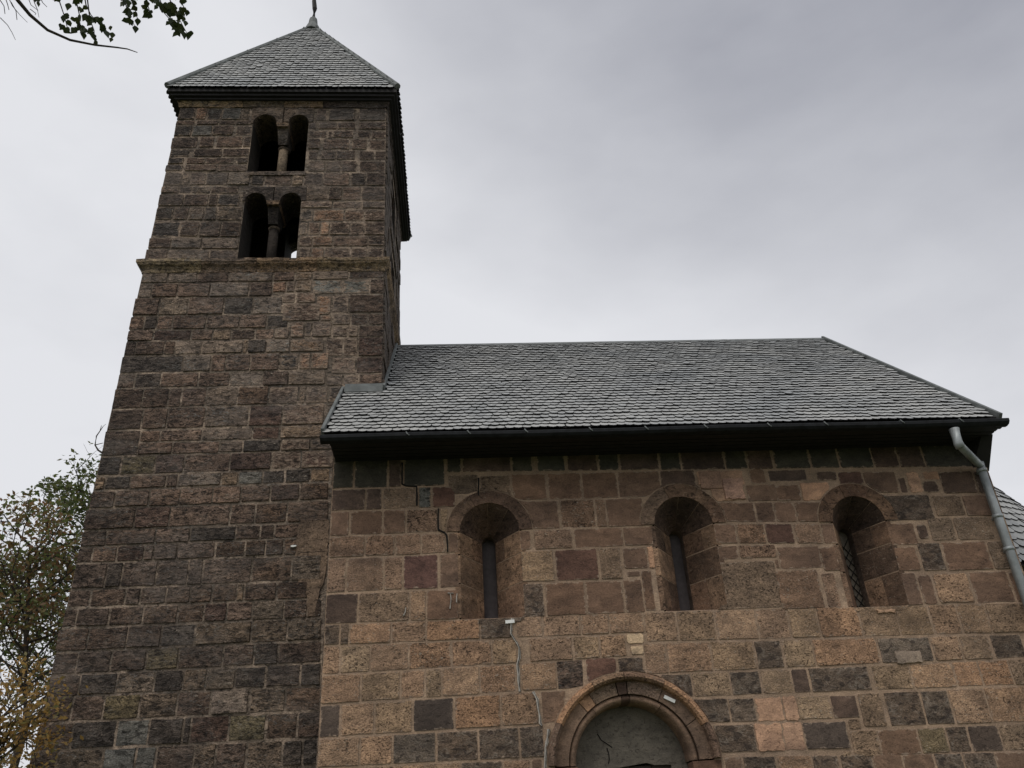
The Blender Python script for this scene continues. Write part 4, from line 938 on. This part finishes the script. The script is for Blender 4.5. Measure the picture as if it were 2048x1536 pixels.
# belfry openings: lintel stones cut to arches, columns, sills
def lintel(x0, x1, c, r, crown, top, y0, y1, rgb, parent):
    zs_ = crown - r; n = 12
    o = [(x0, top), (x0, zs_), (c - r, zs_)] + [(c + r * math.cos(t), zs_ + r * math.sin(t)) for t in [math.pi - math.pi * k / n for k in range(1, n)]] + [(c + r, zs_), (x1, zs_), (x1, top)]
    return setcol(MB().strip(o, y0, y1).build('lintel_stone', M['rough'], parent, ((x0 + x1) / 2, y0, top)), rgb)
for bi, b in enumerate(BEL):
    x0, x1, z0, z1 = bel_rect(b); (c0, r0), (c1, r1) = b['l']; xm = (c0 + r0 + c1 - r1) / 2
    sillp = MB(); sillp.box(x0 - 0.02, x1 + 0.02, TY - (0.022 if bi == 0 else 0.0), TY + TH, z0 - 0.06, z0 + 0.004)
    bw = sillp.build('belfry_opening', M['rough'], tower, ((x0 + x1) / 2, TY, z0)); setcol(bw, (88, 78, 70))
    bw['label'] = 'upper paired arched belfry opening' if bi == 0 else 'lower paired arched belfry opening'
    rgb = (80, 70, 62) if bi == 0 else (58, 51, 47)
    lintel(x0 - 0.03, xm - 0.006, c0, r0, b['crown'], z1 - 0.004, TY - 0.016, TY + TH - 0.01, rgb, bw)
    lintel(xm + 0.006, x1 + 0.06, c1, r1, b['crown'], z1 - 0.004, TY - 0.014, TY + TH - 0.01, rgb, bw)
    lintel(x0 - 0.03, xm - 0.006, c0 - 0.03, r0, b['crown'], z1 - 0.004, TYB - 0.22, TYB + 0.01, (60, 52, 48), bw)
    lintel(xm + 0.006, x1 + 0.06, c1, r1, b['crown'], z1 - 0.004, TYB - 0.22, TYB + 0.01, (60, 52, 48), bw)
    zi = b['crown'] - max(r0, r1)
    cy = TY + 0.20; cr = 0.062
    cxm = xm
    # impost slab carrying the wall over the middle column
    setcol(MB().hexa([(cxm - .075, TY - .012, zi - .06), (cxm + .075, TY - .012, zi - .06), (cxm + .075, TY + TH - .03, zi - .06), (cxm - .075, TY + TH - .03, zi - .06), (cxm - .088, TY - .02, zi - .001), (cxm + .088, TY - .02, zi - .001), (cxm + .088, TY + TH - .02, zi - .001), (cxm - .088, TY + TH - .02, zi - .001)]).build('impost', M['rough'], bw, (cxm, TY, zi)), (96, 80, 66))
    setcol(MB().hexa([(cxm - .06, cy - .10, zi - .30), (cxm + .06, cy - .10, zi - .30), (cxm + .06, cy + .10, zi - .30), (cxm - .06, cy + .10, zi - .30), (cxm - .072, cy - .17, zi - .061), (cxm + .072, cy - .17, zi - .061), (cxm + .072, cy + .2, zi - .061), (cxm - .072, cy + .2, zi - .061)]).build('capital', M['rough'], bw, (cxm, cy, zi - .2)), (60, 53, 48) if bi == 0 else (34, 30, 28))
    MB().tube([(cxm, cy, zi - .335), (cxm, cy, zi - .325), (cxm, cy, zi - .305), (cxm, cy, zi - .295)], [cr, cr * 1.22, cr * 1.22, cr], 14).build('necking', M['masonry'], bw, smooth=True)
    setcol(MB().tube([(cxm, cy, z0 - .0), (cxm, cy, z0 + .3), (cxm, cy, zi - .29)], [cr * 1.08, cr * 1.04, cr], 16).build('column', M['pit'], bw, (cxm, cy, z0), smooth=True), (98, 87, 74) if bi == 0 else (34, 30, 27))  # lower column, capital and base: shade of the opening is in their dark colours
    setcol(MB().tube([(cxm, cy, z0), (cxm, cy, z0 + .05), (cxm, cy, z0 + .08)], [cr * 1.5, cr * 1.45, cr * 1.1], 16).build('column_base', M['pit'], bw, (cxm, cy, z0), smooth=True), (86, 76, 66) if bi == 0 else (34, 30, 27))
    # side walls: one arched slab each
    for s in (1, -1):
        xa = txr(z0 + .5) if s > 0 else txl(z0 + .5); ym = (TY + TYB) / 2
        for sgn in (-1, 1):
            o = []; cyy = ym + sgn * 0.19; r = 0.15; zs_ = b['crown'] - r; n = 10
            pts = [(ym + sgn * 0.36, b['crown'] + .01), (ym + sgn * 0.36, zs_)] + [(cyy + sgn * r * math.cos(t), zs_ + r * math.sin(t)) for t in [math.pi * k / n for k in range(n + 1)]] + [(ym, zs_), (ym, b['crown'] + .01)]
            mm = MB().strip(pts, 0, 1)
            mm.v = [Vector((xa - s * (0.02 + v.y * (TH - 0.06)), v.x, v.z)) for v in mm.v]
            setcol(mm.build('lintel_stone', M['rough'], bw, (xa, cyy, zs_)), (64, 55, 50))
        MB().tube([(xa - s * .22, ym, z0), (xa - s * .22, ym, zi)], 0.06, 10).build('column', M['masonry'], bw, smooth=True)
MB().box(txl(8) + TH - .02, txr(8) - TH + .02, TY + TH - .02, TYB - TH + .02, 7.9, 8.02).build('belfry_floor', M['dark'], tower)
MB().tube([(-2.13, 1.25, 9.7), (-1.90, 1.6, 10.45)], 0.035, 8).build('bell_frame_beam', M['wood'], tower)
# pale sill stones below the upper opening
# string course: profile swept round the tower
def sweep(name, prof, z0, parent, mat, segs, tones, smooth=False):
    """moulding of blocks along the south face and round the other three"""
    xa, xb, ya, yb = txl(z0), txr(z0), TY, TYB
    root = None; lens = []
    cuts = [xa] + [xa + (xb - xa) * s for s in segs] + [xb]
    def block(pa, pb, out, miter_a, miter_b, rgb):
        nonlocal root
        vs = []; m_ = len(prof); d = (pb - pa).normalized(); K = 6
        for k in range(K + 1):
            f = k / K; wv = 0.0 if k in (0, K) else U(-0.006, 0.006)
            for o, z in prof:
                e = (-o if miter_a else 0.0) * (1 - f) + (o if miter_b else 0.0) * f
                p = pa + (pb - pa) * f + d * e + out * (o + (wv if o > 0.01 else 0)); vs.append((p.x, p.y, z0 + z + wv))
        fs = [(k * m_ + i, k * m_ + i + 1, (k + 1) * m_ + i + 1, (k + 1) * m_ + i) for k in range(K) for i in range(m_ - 1)] + [tuple(range(m_)), tuple(range(K * m_, (K + 1) * m_))]
        o = MB().add(vs, fs).build(name if root is None else 'moulding_stone', mat, parent if root is None else root, (pa + pb) / 2)
        setcol(o, rgb)
        if root is None: root = o
    for i in range(len(cuts) - 1):
        g = 0.003
        block(Vector((cuts[i] + (g if i else 0), ya, 0)), Vector((cuts[i + 1] - (g if i < len(cuts) - 2 else 0), ya, 0)), Vector((0, -1, 0)), i == 0, i == len(cuts) - 2, tones[i])
    block(Vector((xb, ya, 0)), Vector((xb, yb, 0)), Vector((1, 0, 0)), True, True, tones[-1])
    block(Vector((xb, yb, 0)), Vector((xa, yb, 0)), Vector((0, 1, 0)), True, True, tones[-1])
    block(Vector((xa, yb, 0)), Vector((xa, ya, 0)), Vector((-1, 0, 0)), True, True, tones[-1])
    return root
zc = at(500, 540, TY).z
sweep('string_course', [(0.0, -0.02), (0.012, -0.02), (0.016, 0.02), (0.030, 0.05), (0.062, 0.075), (0.070, 0.10), (0.078, 0.105), (0.078, 0.150), (0.0, 0.165)], zc - 0.02, tower, M['rough'],
      [0.24, 0.47, 0.72], [(108, 96, 78), (98, 83, 70), (120, 101, 82), (108, 94, 76)])
sweep('cornice', [(0.0, -0.055), (0.02, -0.055), (0.024, 0.0), (0.04, 0.02), (0.06, 0.055), (0.065, 0.10), (0.0, 0.11)], 11.115, tower, M['rough'],
      [0.13, 0.30, 0.50, 0.69], [(120, 104, 82), (128, 108, 84), (80, 70, 58), (92, 78, 62), (54, 46, 42)])
# tower roof
OV = 0.155
ex0, ex1, ey0, ey1, ez = txl(11) - OV + 0.0, txr(11) + OV, TY - OV, TYB + OV, 11.29
ap = Vector((-2.345, 2.33, 14.72))
troof = MB().add([(ex0, ey0, ez), (ex1, ey0, ez), (ex1, ey1, ez), (ex0, ey1, ez), ap], [(0, 1, 4), (1, 2, 4), (2, 3, 4), (3, 0, 4)]).build('roof', M['wood'], tower)
eb = MB()
for o, za, zb in ((0.0, 11.225, 11.285), (-0.035, 11.185, 11.2245), (-0.075, 11.15, 11.1845)):
    eb = MB(); a, b, c, d = ex0 - o, ex1 + o, ey0 - o, ey1 + o
    t_ = 0.16
    for (p, q, r_, s_) in ((a, b, c, c + t_), (a, b, d - t_, d), (a, a + t_, c + t_, d - t_), (b - t_, b, c + t_, d - t_)): eb.box(p, q, r_, s_, za, zb)
    eb.build('eaves_board', M['wood'], troof)
def tri_face(A, B, parts):
    A, B = Vector(A), Vector(B); u = (B - A).normalized(); mid = (ap - A) - u * (ap - A).dot(u); Lh = mid.length; v = mid.normalized(); c = (ap - A).dot(u); W_ = (B - A).length
    return plane_places(A, u, v, lambda s: c * s / Lh + 0.02, lambda s: W_ - (W_ - c) * s / Lh - 0.03, Lh - 0.1, row=0.115, wd=0.085, start=-0.03)
tp = tri_face((ex0, ey0, ez), (ex1, ey0, ez), 0) + tri_face((ex1, ey0, ez), (ex1, ey1, ez), 0) + tri_face((ex1, ey1, ez), (ex0, ey1, ez), 0) + tri_face((ex0, ey1, ez), (ex0, ey0, ez), 0)
slates(tp, M['slate'], troof, 0)
for cnr in ((ex0, ey0, ez), (ex1, ey0, ez), (ex1, ey1, ez), (ex0, ey1, ez)):
    c = Vector(cnr); MB().tube([c + (c - Vector((ap.x, ap.y, c.z))).normalized() * 0.02 + Vector((0, 0, .03)), ap + Vector((0, 0, .02))], [0.046, 0.040], 8).build('hip_flashing', M['lead'], troof)
MB().tube([ap + Vector((0, 0, -.16)), ap + Vector((0, 0, -.04)), ap + Vector((0, 0, .06)), ap + Vector((0, 0, .20)), ap + Vector((0, 0, .23))], [0.16, 0.125, 0.085, 0.07, 0.05], 10).build('roof_cap', M['lead'], troof)
fin = MB().tube([ap + Vector((0, 0, .2)), ap + Vector((.005, 0, .5)), ap + Vector((-.02, 0, .72)), ap + Vector((.0, 0, 1.0)), ap + Vector((0.0, 0, 1.65))], [0.05, 0.042, 0.038, 0.036, 0.030], 8).build('finial_cross', M['iron'], troof)
MB().tube([ap + Vector((-.30, 0, 1.3)), ap + Vector((.30, 0, 1.3))], 0.026, 8).build('cross_arm', M['iron'], fin)

# plain rendered strip with rounded head on the tower beside the nave corner
c0 = at(623, 1060, TY); wdt = 0.165
pts = []
zt = at(625, 1022, TY).z; zb = at(622, 1166, TY).z; xc = at(624, 1100, TY).x
prof = [(xc - wdt, zt - 0.20), (xc - wdt * .8, zt - .08), (xc - wdt * .35, zt - .01), (xc, zt), (xc + wdt * .45, zt - .02), (xc + wdt, zt - .12), (xc + wdt, zb + .12), (xc + wdt * .9, zb + .02), (xc + .10, zb - .1), (xc + 0.07, zb - .34), (xc + .0, zb - .36), (xc - .02, zb - .14), (xc - wdt * .6, zb - .02), (xc - wdt * 1.02, zb + .12)]
sp = [Vector(p) for p in fine(prof + [prof[0]], 0.035, 0.009)][:-1]
o = MB().strip([(p.x, p.y) for p in sp], TY - 0.0135, TY + 0.0).build('mortar_panel', M['worn'], tower_wall); setcol(o, (92, 79, 68))
o['label'] = 'smooth mortar panel with rounded top beside the nave corner'
for y in (1103,):
    a, b = at(600, y + 3, TY), at(650, y, TY); ribbon('crack', fine([(a.x, a.z), (b.x, b.z)], 0.05, 0.004), 0.005, TY - 0.0145, M['crack'], o)
p = at(587, 1092, TY - 0.03)
tag(MB().strip([(p.x - .026, p.z - .008), (p.x - .005, p.z - .012), (p.x + .028, p.z - .005), (p.x + .03, p.z + .008), (p.x - .012, p.z + .010), (p.x - .03, p.z + .005)], TY - 0.034, TY - 0.008).build('crack_gauge', M['plaster_white'], None, p), 'tiny white crack gauge on the smooth mortar panel of the tower', 'gauge', 'white crack gauges on the masonry')
# bare twig growing out of the tower's left edge
tb = Vector((txl(5.8) + 0.0, TY + 0.05, at(200, 908, TY).z))
tw = MB()
pp = [at(px, py, TY) for px, py in ((205, 906), (196, 900), (190, 890), (193, 872), (200, 862), (207, 852))]
tw.tube(pp, [0.012, 0.010, 0.008, 0.007, 0.005, 0.003], 5); tw.tube([pp[4], at(203, 851, TY)], [0.005, 0.003], 4); tw.tube([pp[2], at(206, 886, TY)], [0.006, 0.004], 4); tw.tube([pp[5], at(212, 848, TY)], [0.003, 0.002], 4)
tag(tw.build('bare_twig', M['bark'], None, pp[0]), 'bare curled twig sprouting from the left edge of the tower', 'twig')

# ------------------------------------------------------------------ apse behind the nave
apse = tag(empty('church_apse', (6.4, 2.72, 0.9)), 'rounded apse with conical shingled roof at the right edge, behind the downpipe', 'church')
AX, AY, AR, AZ, AT = 5.83, 2.72, 2.31, 4.03, 7.36
vs = []; fs = []; n = 24
for k in range(n + 1):
    t = -math.pi / 2 - 0.1 + (math.pi + 0.2) * k / n
    vs += [(AX + 2.05 * math.cos(t), AY + 2.05 * math.sin(t), 0.5), (AX + 2.05 * math.cos(t), AY + 2.05 * math.sin(t), AZ + 0.35)]
for k in range(n): fs.append((2 * k, 2 * k + 2, 2 * k + 3, 2 * k + 1))
awall = mesh_obj('wall', vs, fs, M['mortar_tower'], apse)
asm = MB(); wsm = MB(); z = 0.9
while z < 5.1:
    h = U(0.24, 0.32); g = 0.009
    t = -1.7 + U(0, .1)
    while t < 1.6 and z + h < 4.25:
        dt = U(0.3, 0.6) / 2.05; ro_ = 2.05 + U(.006, .02); a, b = t + g / 2, t + dt - g / 2
        asm.hexa([(AX + r * math.cos(q), AY + r * math.sin(q), zz) for zz in (z + g, z + h - g) for r, q in ((2.03, a), (ro_, a), (ro_, b), (2.03, b))]); t += dt
    y = 0.015
    while y < TY - 0.02:
        yb = min(TY, y + U(0.25, 0.45)); f = U(.005, .016)
        wsm.hexa([(x, q, zz) for zz in (z + g, z + h - g) for x, q in ((NX0 + .02, y + g), (NX0 - f, y + g), (NX0 - f, yb - g), (NX0 + .02, yb - g))]); y = yb
    z += h
mside = stone_mat('stone_side', grain=0.34, pits=0.7, pit_scale=22, stain=0.5, bump=0.9, base=(0.17, 0.135, 0.112, 1), base2=(0.25, 0.195, 0.155, 1))
asm.build('side_stones', mside, awall)['kind'] = 'stuff'; wsm.build('side_stones', mside, nave_wall)['kind'] = 'stuff'
vs = [(AX, AY, AT - 0.02)]; fs = []
for k in range(n + 1):
    t = -math.pi / 2 - 0.1 + (math.pi + 0.2) * k / n
    vs += [(AX + AR * math.cos(t), AY + AR * math.sin(t), AZ - 0.02), (AX + 2.0 * math.cos(t), AY + 2.0 * math.sin(t), AZ + .1)]
for k in range(n): fs += [(0, 1 + 2 * k, 3 + 2 * k), (1 + 2 * k, 2 + 2 * k, 4 + 2 * k, 3 + 2 * k)]
aroof = mesh_obj('roof', vs, fs, M['wood'], apse)
sl = math.hypot(AR, AT - AZ); pls = []
s = -0.02; k = 0
while s < sl * 0.9:
    r = AR * (1 - s / sl); z = AZ + (AT - AZ) * s / sl; t = -1.75 + (k % 2) * 0.0425 / r
    while t < 0.9:
        tt = t + random.gauss(0, .003) / r
        d = Vector((math.cos(tt), math.sin(tt), 0)); u = Vector((-d.y, d.x, 0)); v = Vector((-d.x * AR, -d.y * AR, AT - AZ)).normalized()
        jr = random.gauss(0, .025); uu = u * math.cos(jr) + v * math.sin(jr); vv = v * math.cos(jr) - u * math.sin(jr)
        p = Vector((AX, AY, z)) + d * r + v * random.gauss(0, .006) + u.cross(v) * abs(random.gauss(0, .004))
        px, py = proj(p); pls.append(((0 if 1975 < px < 2060 and py < 1140 and t < -.3 else 1), py, frame(p, uu, vv)))
        t += 0.105 / r
    s += 0.13; k += 1
pls.sort(key=lambda a: (a[0], -a[1]))
npart = min(290, sum(1 for a in pls if a[0] == 0))
slates([a[2] for a in pls], M['slate'], aroof, npart, wd=0.103)

# ------------------------------------------------------------------ trees
def leaf_quads(mb, p, size, n, spread, droop=0.3):
    for _ in range(n):
        c = p + Vector((random.gauss(0, spread), random.gauss(0, spread), random.gauss(0, spread * 0.7)))
        a = Vector((random.gauss(0, 1), random.gauss(0, 1), random.gauss(0, 0.6) - droop)).normalized()
        b = a.cross(Vector((random.gauss(0, 1), random.gauss(0, 1), random.gauss(0, 1)))).normalized()
        s = size * U(0.6, 1.3)
        mb.add([c, c + a * s * .5 + b * s * .26, c + a * s, c + a * s * .5 - b * s * .26], [(0, 1, 2, 3)])
def grow(wood, leaves, p, d, L_, r, depth, cfg):
    pts = [p]; q = p.copy(); dd = d.copy(); n = 4
    for i in range(n):
        dd = (dd + Vector((random.gauss(0, cfg['bend']), random.gauss(0, cfg['bend']), random.gauss(0, cfg['bend']) + cfg['up']))).normalized()
        q = q + dd * L_ / n; pts.append(q.copy())
        if depth < cfg['depth']:
            for _ in range(cfg['kids']):
                if rnd() < cfg['pk']:
                    side = dd.cross(Vector((random.gauss(0, 1), random.gauss(0, 1), random.gauss(0, 1)))).normalized()
                    grow(wood, leaves, q, (dd * U(.35, .8) + side * U(.5, 1.0)).normalized(), L_ * U(.45, .68), r * 0.55, depth + 1, cfg)
    wood.tube(pts, [max(0.003, 0.62 * r * (1 - 0.6 * i / n)) for i in range(n + 1)], 5 if depth < 2 else 4, cap=False)
    if depth >= cfg['depth'] - 1 and rnd() < cfg['leafy']:
        for pt in pts[2:]:
            if rnd() < cfg.get('dens', 1): leaf_quads(leaves, pt, cfg['size'], cfg['n'], cfg['spread'])
def tree(name, label, stem, r0, branches, cfg, lmat, cat='tree'):
    wood, leaves = MB(), MB()
    root = tag(empty(name, stem[0]), label, cat, 'autumn trees beside the tower')
    n = len(stem); wood.tube(stem, [r0 * (1 - 0.75 * i / (n - 1)) for i in range(n)], 8)
    for (p, d, l, r) in branches: grow(wood, leaves, Vector(p), Vector(d).normalized(), l, r, 0, cfg)
    o = mesh_obj('trunk', wood.v, wood.f, M['bark'], root); 
    o2 = mesh_obj('crown', leaves.v, leaves.f, lmat, root)
    return root
lm_green = leaf_mat('leaves_green_brown', [(0.06, 0.085, 0.025), (0.09, 0.12, 0.035), (0.13, 0.15, 0.045), (0.12, 0.10, 0.04)], 0.5)
lm_brown = leaf_mat('leaves_russet', [(0.14, 0.10, 0.045), (0.22, 0.11, 0.05), (0.22, 0.16, 0.06), (0.15, 0.18, 0.06), (0.12, 0.15, 0.05)], 0.5)
lm_orange = leaf_mat('leaves_orange', [(0.36, 0.20, 0.06), (0.44, 0.28, 0.085), (0.28, 0.18, 0.06), (0.18, 0.17, 0.06)], 0.55)
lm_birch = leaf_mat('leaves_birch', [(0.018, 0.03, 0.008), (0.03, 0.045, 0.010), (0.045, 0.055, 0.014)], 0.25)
def branches_from(stem, specs):
    out = []
    for f, dx, dy, dz, l, r in specs:
        i = min(int(f * (len(stem) - 1)), len(stem) - 2); g = f * (len(stem) - 1) - i
        out.append((Vector(stem[i]).lerp(Vector(stem[i + 1]), g), (dx, dy, dz), l, r))
    return out
# russet tree, trunk left of the tower
Y1 = 6.5
st = [Vector((at(52, 1300, Y1).x, Y1, 0.8)), at(52, 1450, Y1), at(50, 1330, Y1), at(56, 1200, Y1), at(60, 1090, Y1)]
sp = [(f, math.cos(a), math.sin(a) * .7, U(.4, 1.0), l, .035) for f, a, l in [(.3 + .7 * k / 20, k * 2.4 + U(-.4, .4), 1.25 - .55 * k / 20) for k in range(21)]]
tree('ash_tree', 'thin russet-leaved tree with dark trunk beside the lower left of the tower', st, 0.075, branches_from(st, sp),
     dict(depth=3, kids=1, pk=.85, bend=.16, up=.05, leafy=.85, size=.095, n=5, spread=.09, dens=.34), lm_brown)
# greener tree behind the tower's edge
Y2 = 9.0
st = [Vector((at(200, 1300, Y2).x, Y2, 0.8)), at(205, 1420, Y2), at(215, 1280, Y2), at(228, 1140, Y2), at(225, 1030, Y2)]
sp = [(.25 + .75 * k / 15, -1, U(-.4, .4), U(.05, .5) + .35 * k / 15, 2.0 - .9 * k / 15, .05) for k in range(16)]
tree('ash_tree', 'green-leaved tree reaching out from behind the left edge of the tower', st, 0.10, branches_from(st, sp),
     dict(depth=3, kids=1, pk=.8, bend=.2, up=.02, leafy=.9, size=.11, n=7, spread=.10, dens=.42), lm_green)
# orange bush, bottom left, a little in front of the tower's edge
Y3 = 0.1
st = [Vector((at(-12, 1500, Y3).x, Y3, 0.85)), at(-12, 1620, Y3), at(-8, 1510, Y3), at(0, 1420, Y3)]
sp = [(f, math.cos(a), math.sin(a), U(.1, .9), U(.32, .52), .02) for f, a in [(U(.2, 1), U(0, 6.28)) for _ in range(24)]]
tree('maple_tree', 'orange-brown autumn tree in the bottom left corner before the tower edge', st, 0.05, branches_from(st, sp),
     dict(depth=2, kids=1, pk=.8, bend=.2, up=.02, leafy=.95, size=.05, n=6, spread=.08, dens=.8), lm_orange)

# birch boughs overhanging at the top left
DB = 5.6
birch = tag(empty('birch_tree', (-6.2, -5.6, 0.3)), 'birch tree whose drooping leafy twigs and one bare branch hang in at the top left', 'tree')
wood, lv = MB(), MB()
trunk = [Vector((-6.2, -5.6, 0.2)), Vector((-6.1, -5.55, 3)), Vector((-5.9, -5.4, 6)), Vector((-5.6, -5.2, 8.6))]
wood.tube(trunk, [.16, .13, .09, .04], 10)
lead = [(35, 0), (60, 30), (95, 60), (140, 80), (190, 90), (235, 95), (255, 98), (275, 105)]
pa = [Vector((-5.95, -5.45, 5.4)), at_d(-300, -420, DB), at_d(-60, -160, DB)] + [at_d(x, y, DB) for x, y in lead]
wood.tube(pa, [.05, .03, .022] + [.011, .0095, .008, .007, .0058, .0046, .0036, .0022], 6)
hub = at_d(60, -330, DB + .1); wood.tube([Vector((-5.8, -5.3, 7.2)), at_d(-250, -520, DB), hub, at_d(330, -260, DB + .1)], [.05, .035, .02, .008], 6)
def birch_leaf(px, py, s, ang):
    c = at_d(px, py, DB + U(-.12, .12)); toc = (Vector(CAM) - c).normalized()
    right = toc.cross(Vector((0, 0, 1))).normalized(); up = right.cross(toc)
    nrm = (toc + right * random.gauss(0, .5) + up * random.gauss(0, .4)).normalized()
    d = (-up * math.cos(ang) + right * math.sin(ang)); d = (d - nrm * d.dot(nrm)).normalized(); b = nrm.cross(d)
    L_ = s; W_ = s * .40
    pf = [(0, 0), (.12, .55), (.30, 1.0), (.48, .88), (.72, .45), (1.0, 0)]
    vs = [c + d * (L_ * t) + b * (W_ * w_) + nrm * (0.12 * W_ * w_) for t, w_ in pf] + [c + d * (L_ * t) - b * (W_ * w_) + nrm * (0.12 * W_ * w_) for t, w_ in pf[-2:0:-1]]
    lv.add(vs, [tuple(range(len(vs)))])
strands = [([(110, -60), (118, 0), (128, 30), (136, 60), (142, 66)], 15, 10), ([(148, -60), (152, 0), (160, 35), (158, 60), (172, 66)], 24, 12), ([(160, -60), (172, 10), (182, 30), (200, 50), (222, 72)], 20, 11),
           ([(175, 0), (180, 40), (188, 60), (190, 88)], 12, 6), ([(245, -60), (250, 0), (256, 30), (266, 45), (272, 58)], 20, 9), ([(262, -40), (268, 10), (275, 38)], 9, 6), ([(285, -60), (292, 0), (298, 18), (300, 32)], 12, 6),
           ([(300, -60), (308, 0), (325, 22), (345, 45), (358, 58), (363, 68)], 34, 12), ([(335, -60), (340, 0), (350, 20), (362, 45), (377, 72)], 26, 10), ([(345, -40), (360, 0), (372, 22), (366, 40)], 10, 7), ([(70, -40), (78, 0), (78, 8)], 4, 5), ([(100, -40), (102, -2)], 5, 5),
           ([(310, -30), (322, 5), (330, 20)], 14, 9)]
for pts, nl, sd in strands:
    P = [hub.lerp(at_d(pts[0][0], pts[0][1], DB), .5), *[at_d(x, y, DB) for x, y in pts]]
    wood.tube(P, [.007] + [.004 - .0028 * i / len(pts) for i in range(len(pts))], 4)
    for _ in range(nl):
        f = U(0.15, 1) * (len(pts) - 1); i = min(int(f), len(pts) - 2); g = f - i
        x = pts[i][0] + (pts[i + 1][0] - pts[i][0]) * g + random.gauss(0, sd * .55); y = pts[i][1] + (pts[i + 1][1] - pts[i][1]) * g + random.gauss(0, 4)
        birch_leaf(x, y - 6, U(.028, .048), random.gauss(0, .5))
for pts in ([(0, 35), (15, 50), (24, 65), (31, 80)], [(10, -20), (25, 12), (40, 30), (55, 45)], [(0, 0), (8, 12), (10, 28)], [(5, -20), (15, 8), (18, 20)], [(50, -20), (62, 10), (75, 20), (78, 35)], [(60, -20), (70, 8), (76, 22)], [(22, 4), (32, 22), (34, 40)], [(75, -20), (85, 5), (94, 14)], [(60, 18), (72, 27), (70, 30)]):
    wood.tube([at_d(x, y, DB) for x, y in pts], [.0028, .0022, .0018, .0012][:len(pts)], 4)
for _ in range(520):    # the rest of the crown, above and left of the frame
    birch_leaf(U(-900, 300), U(-900, -90), U(.03, .055), random.gauss(0, .6))
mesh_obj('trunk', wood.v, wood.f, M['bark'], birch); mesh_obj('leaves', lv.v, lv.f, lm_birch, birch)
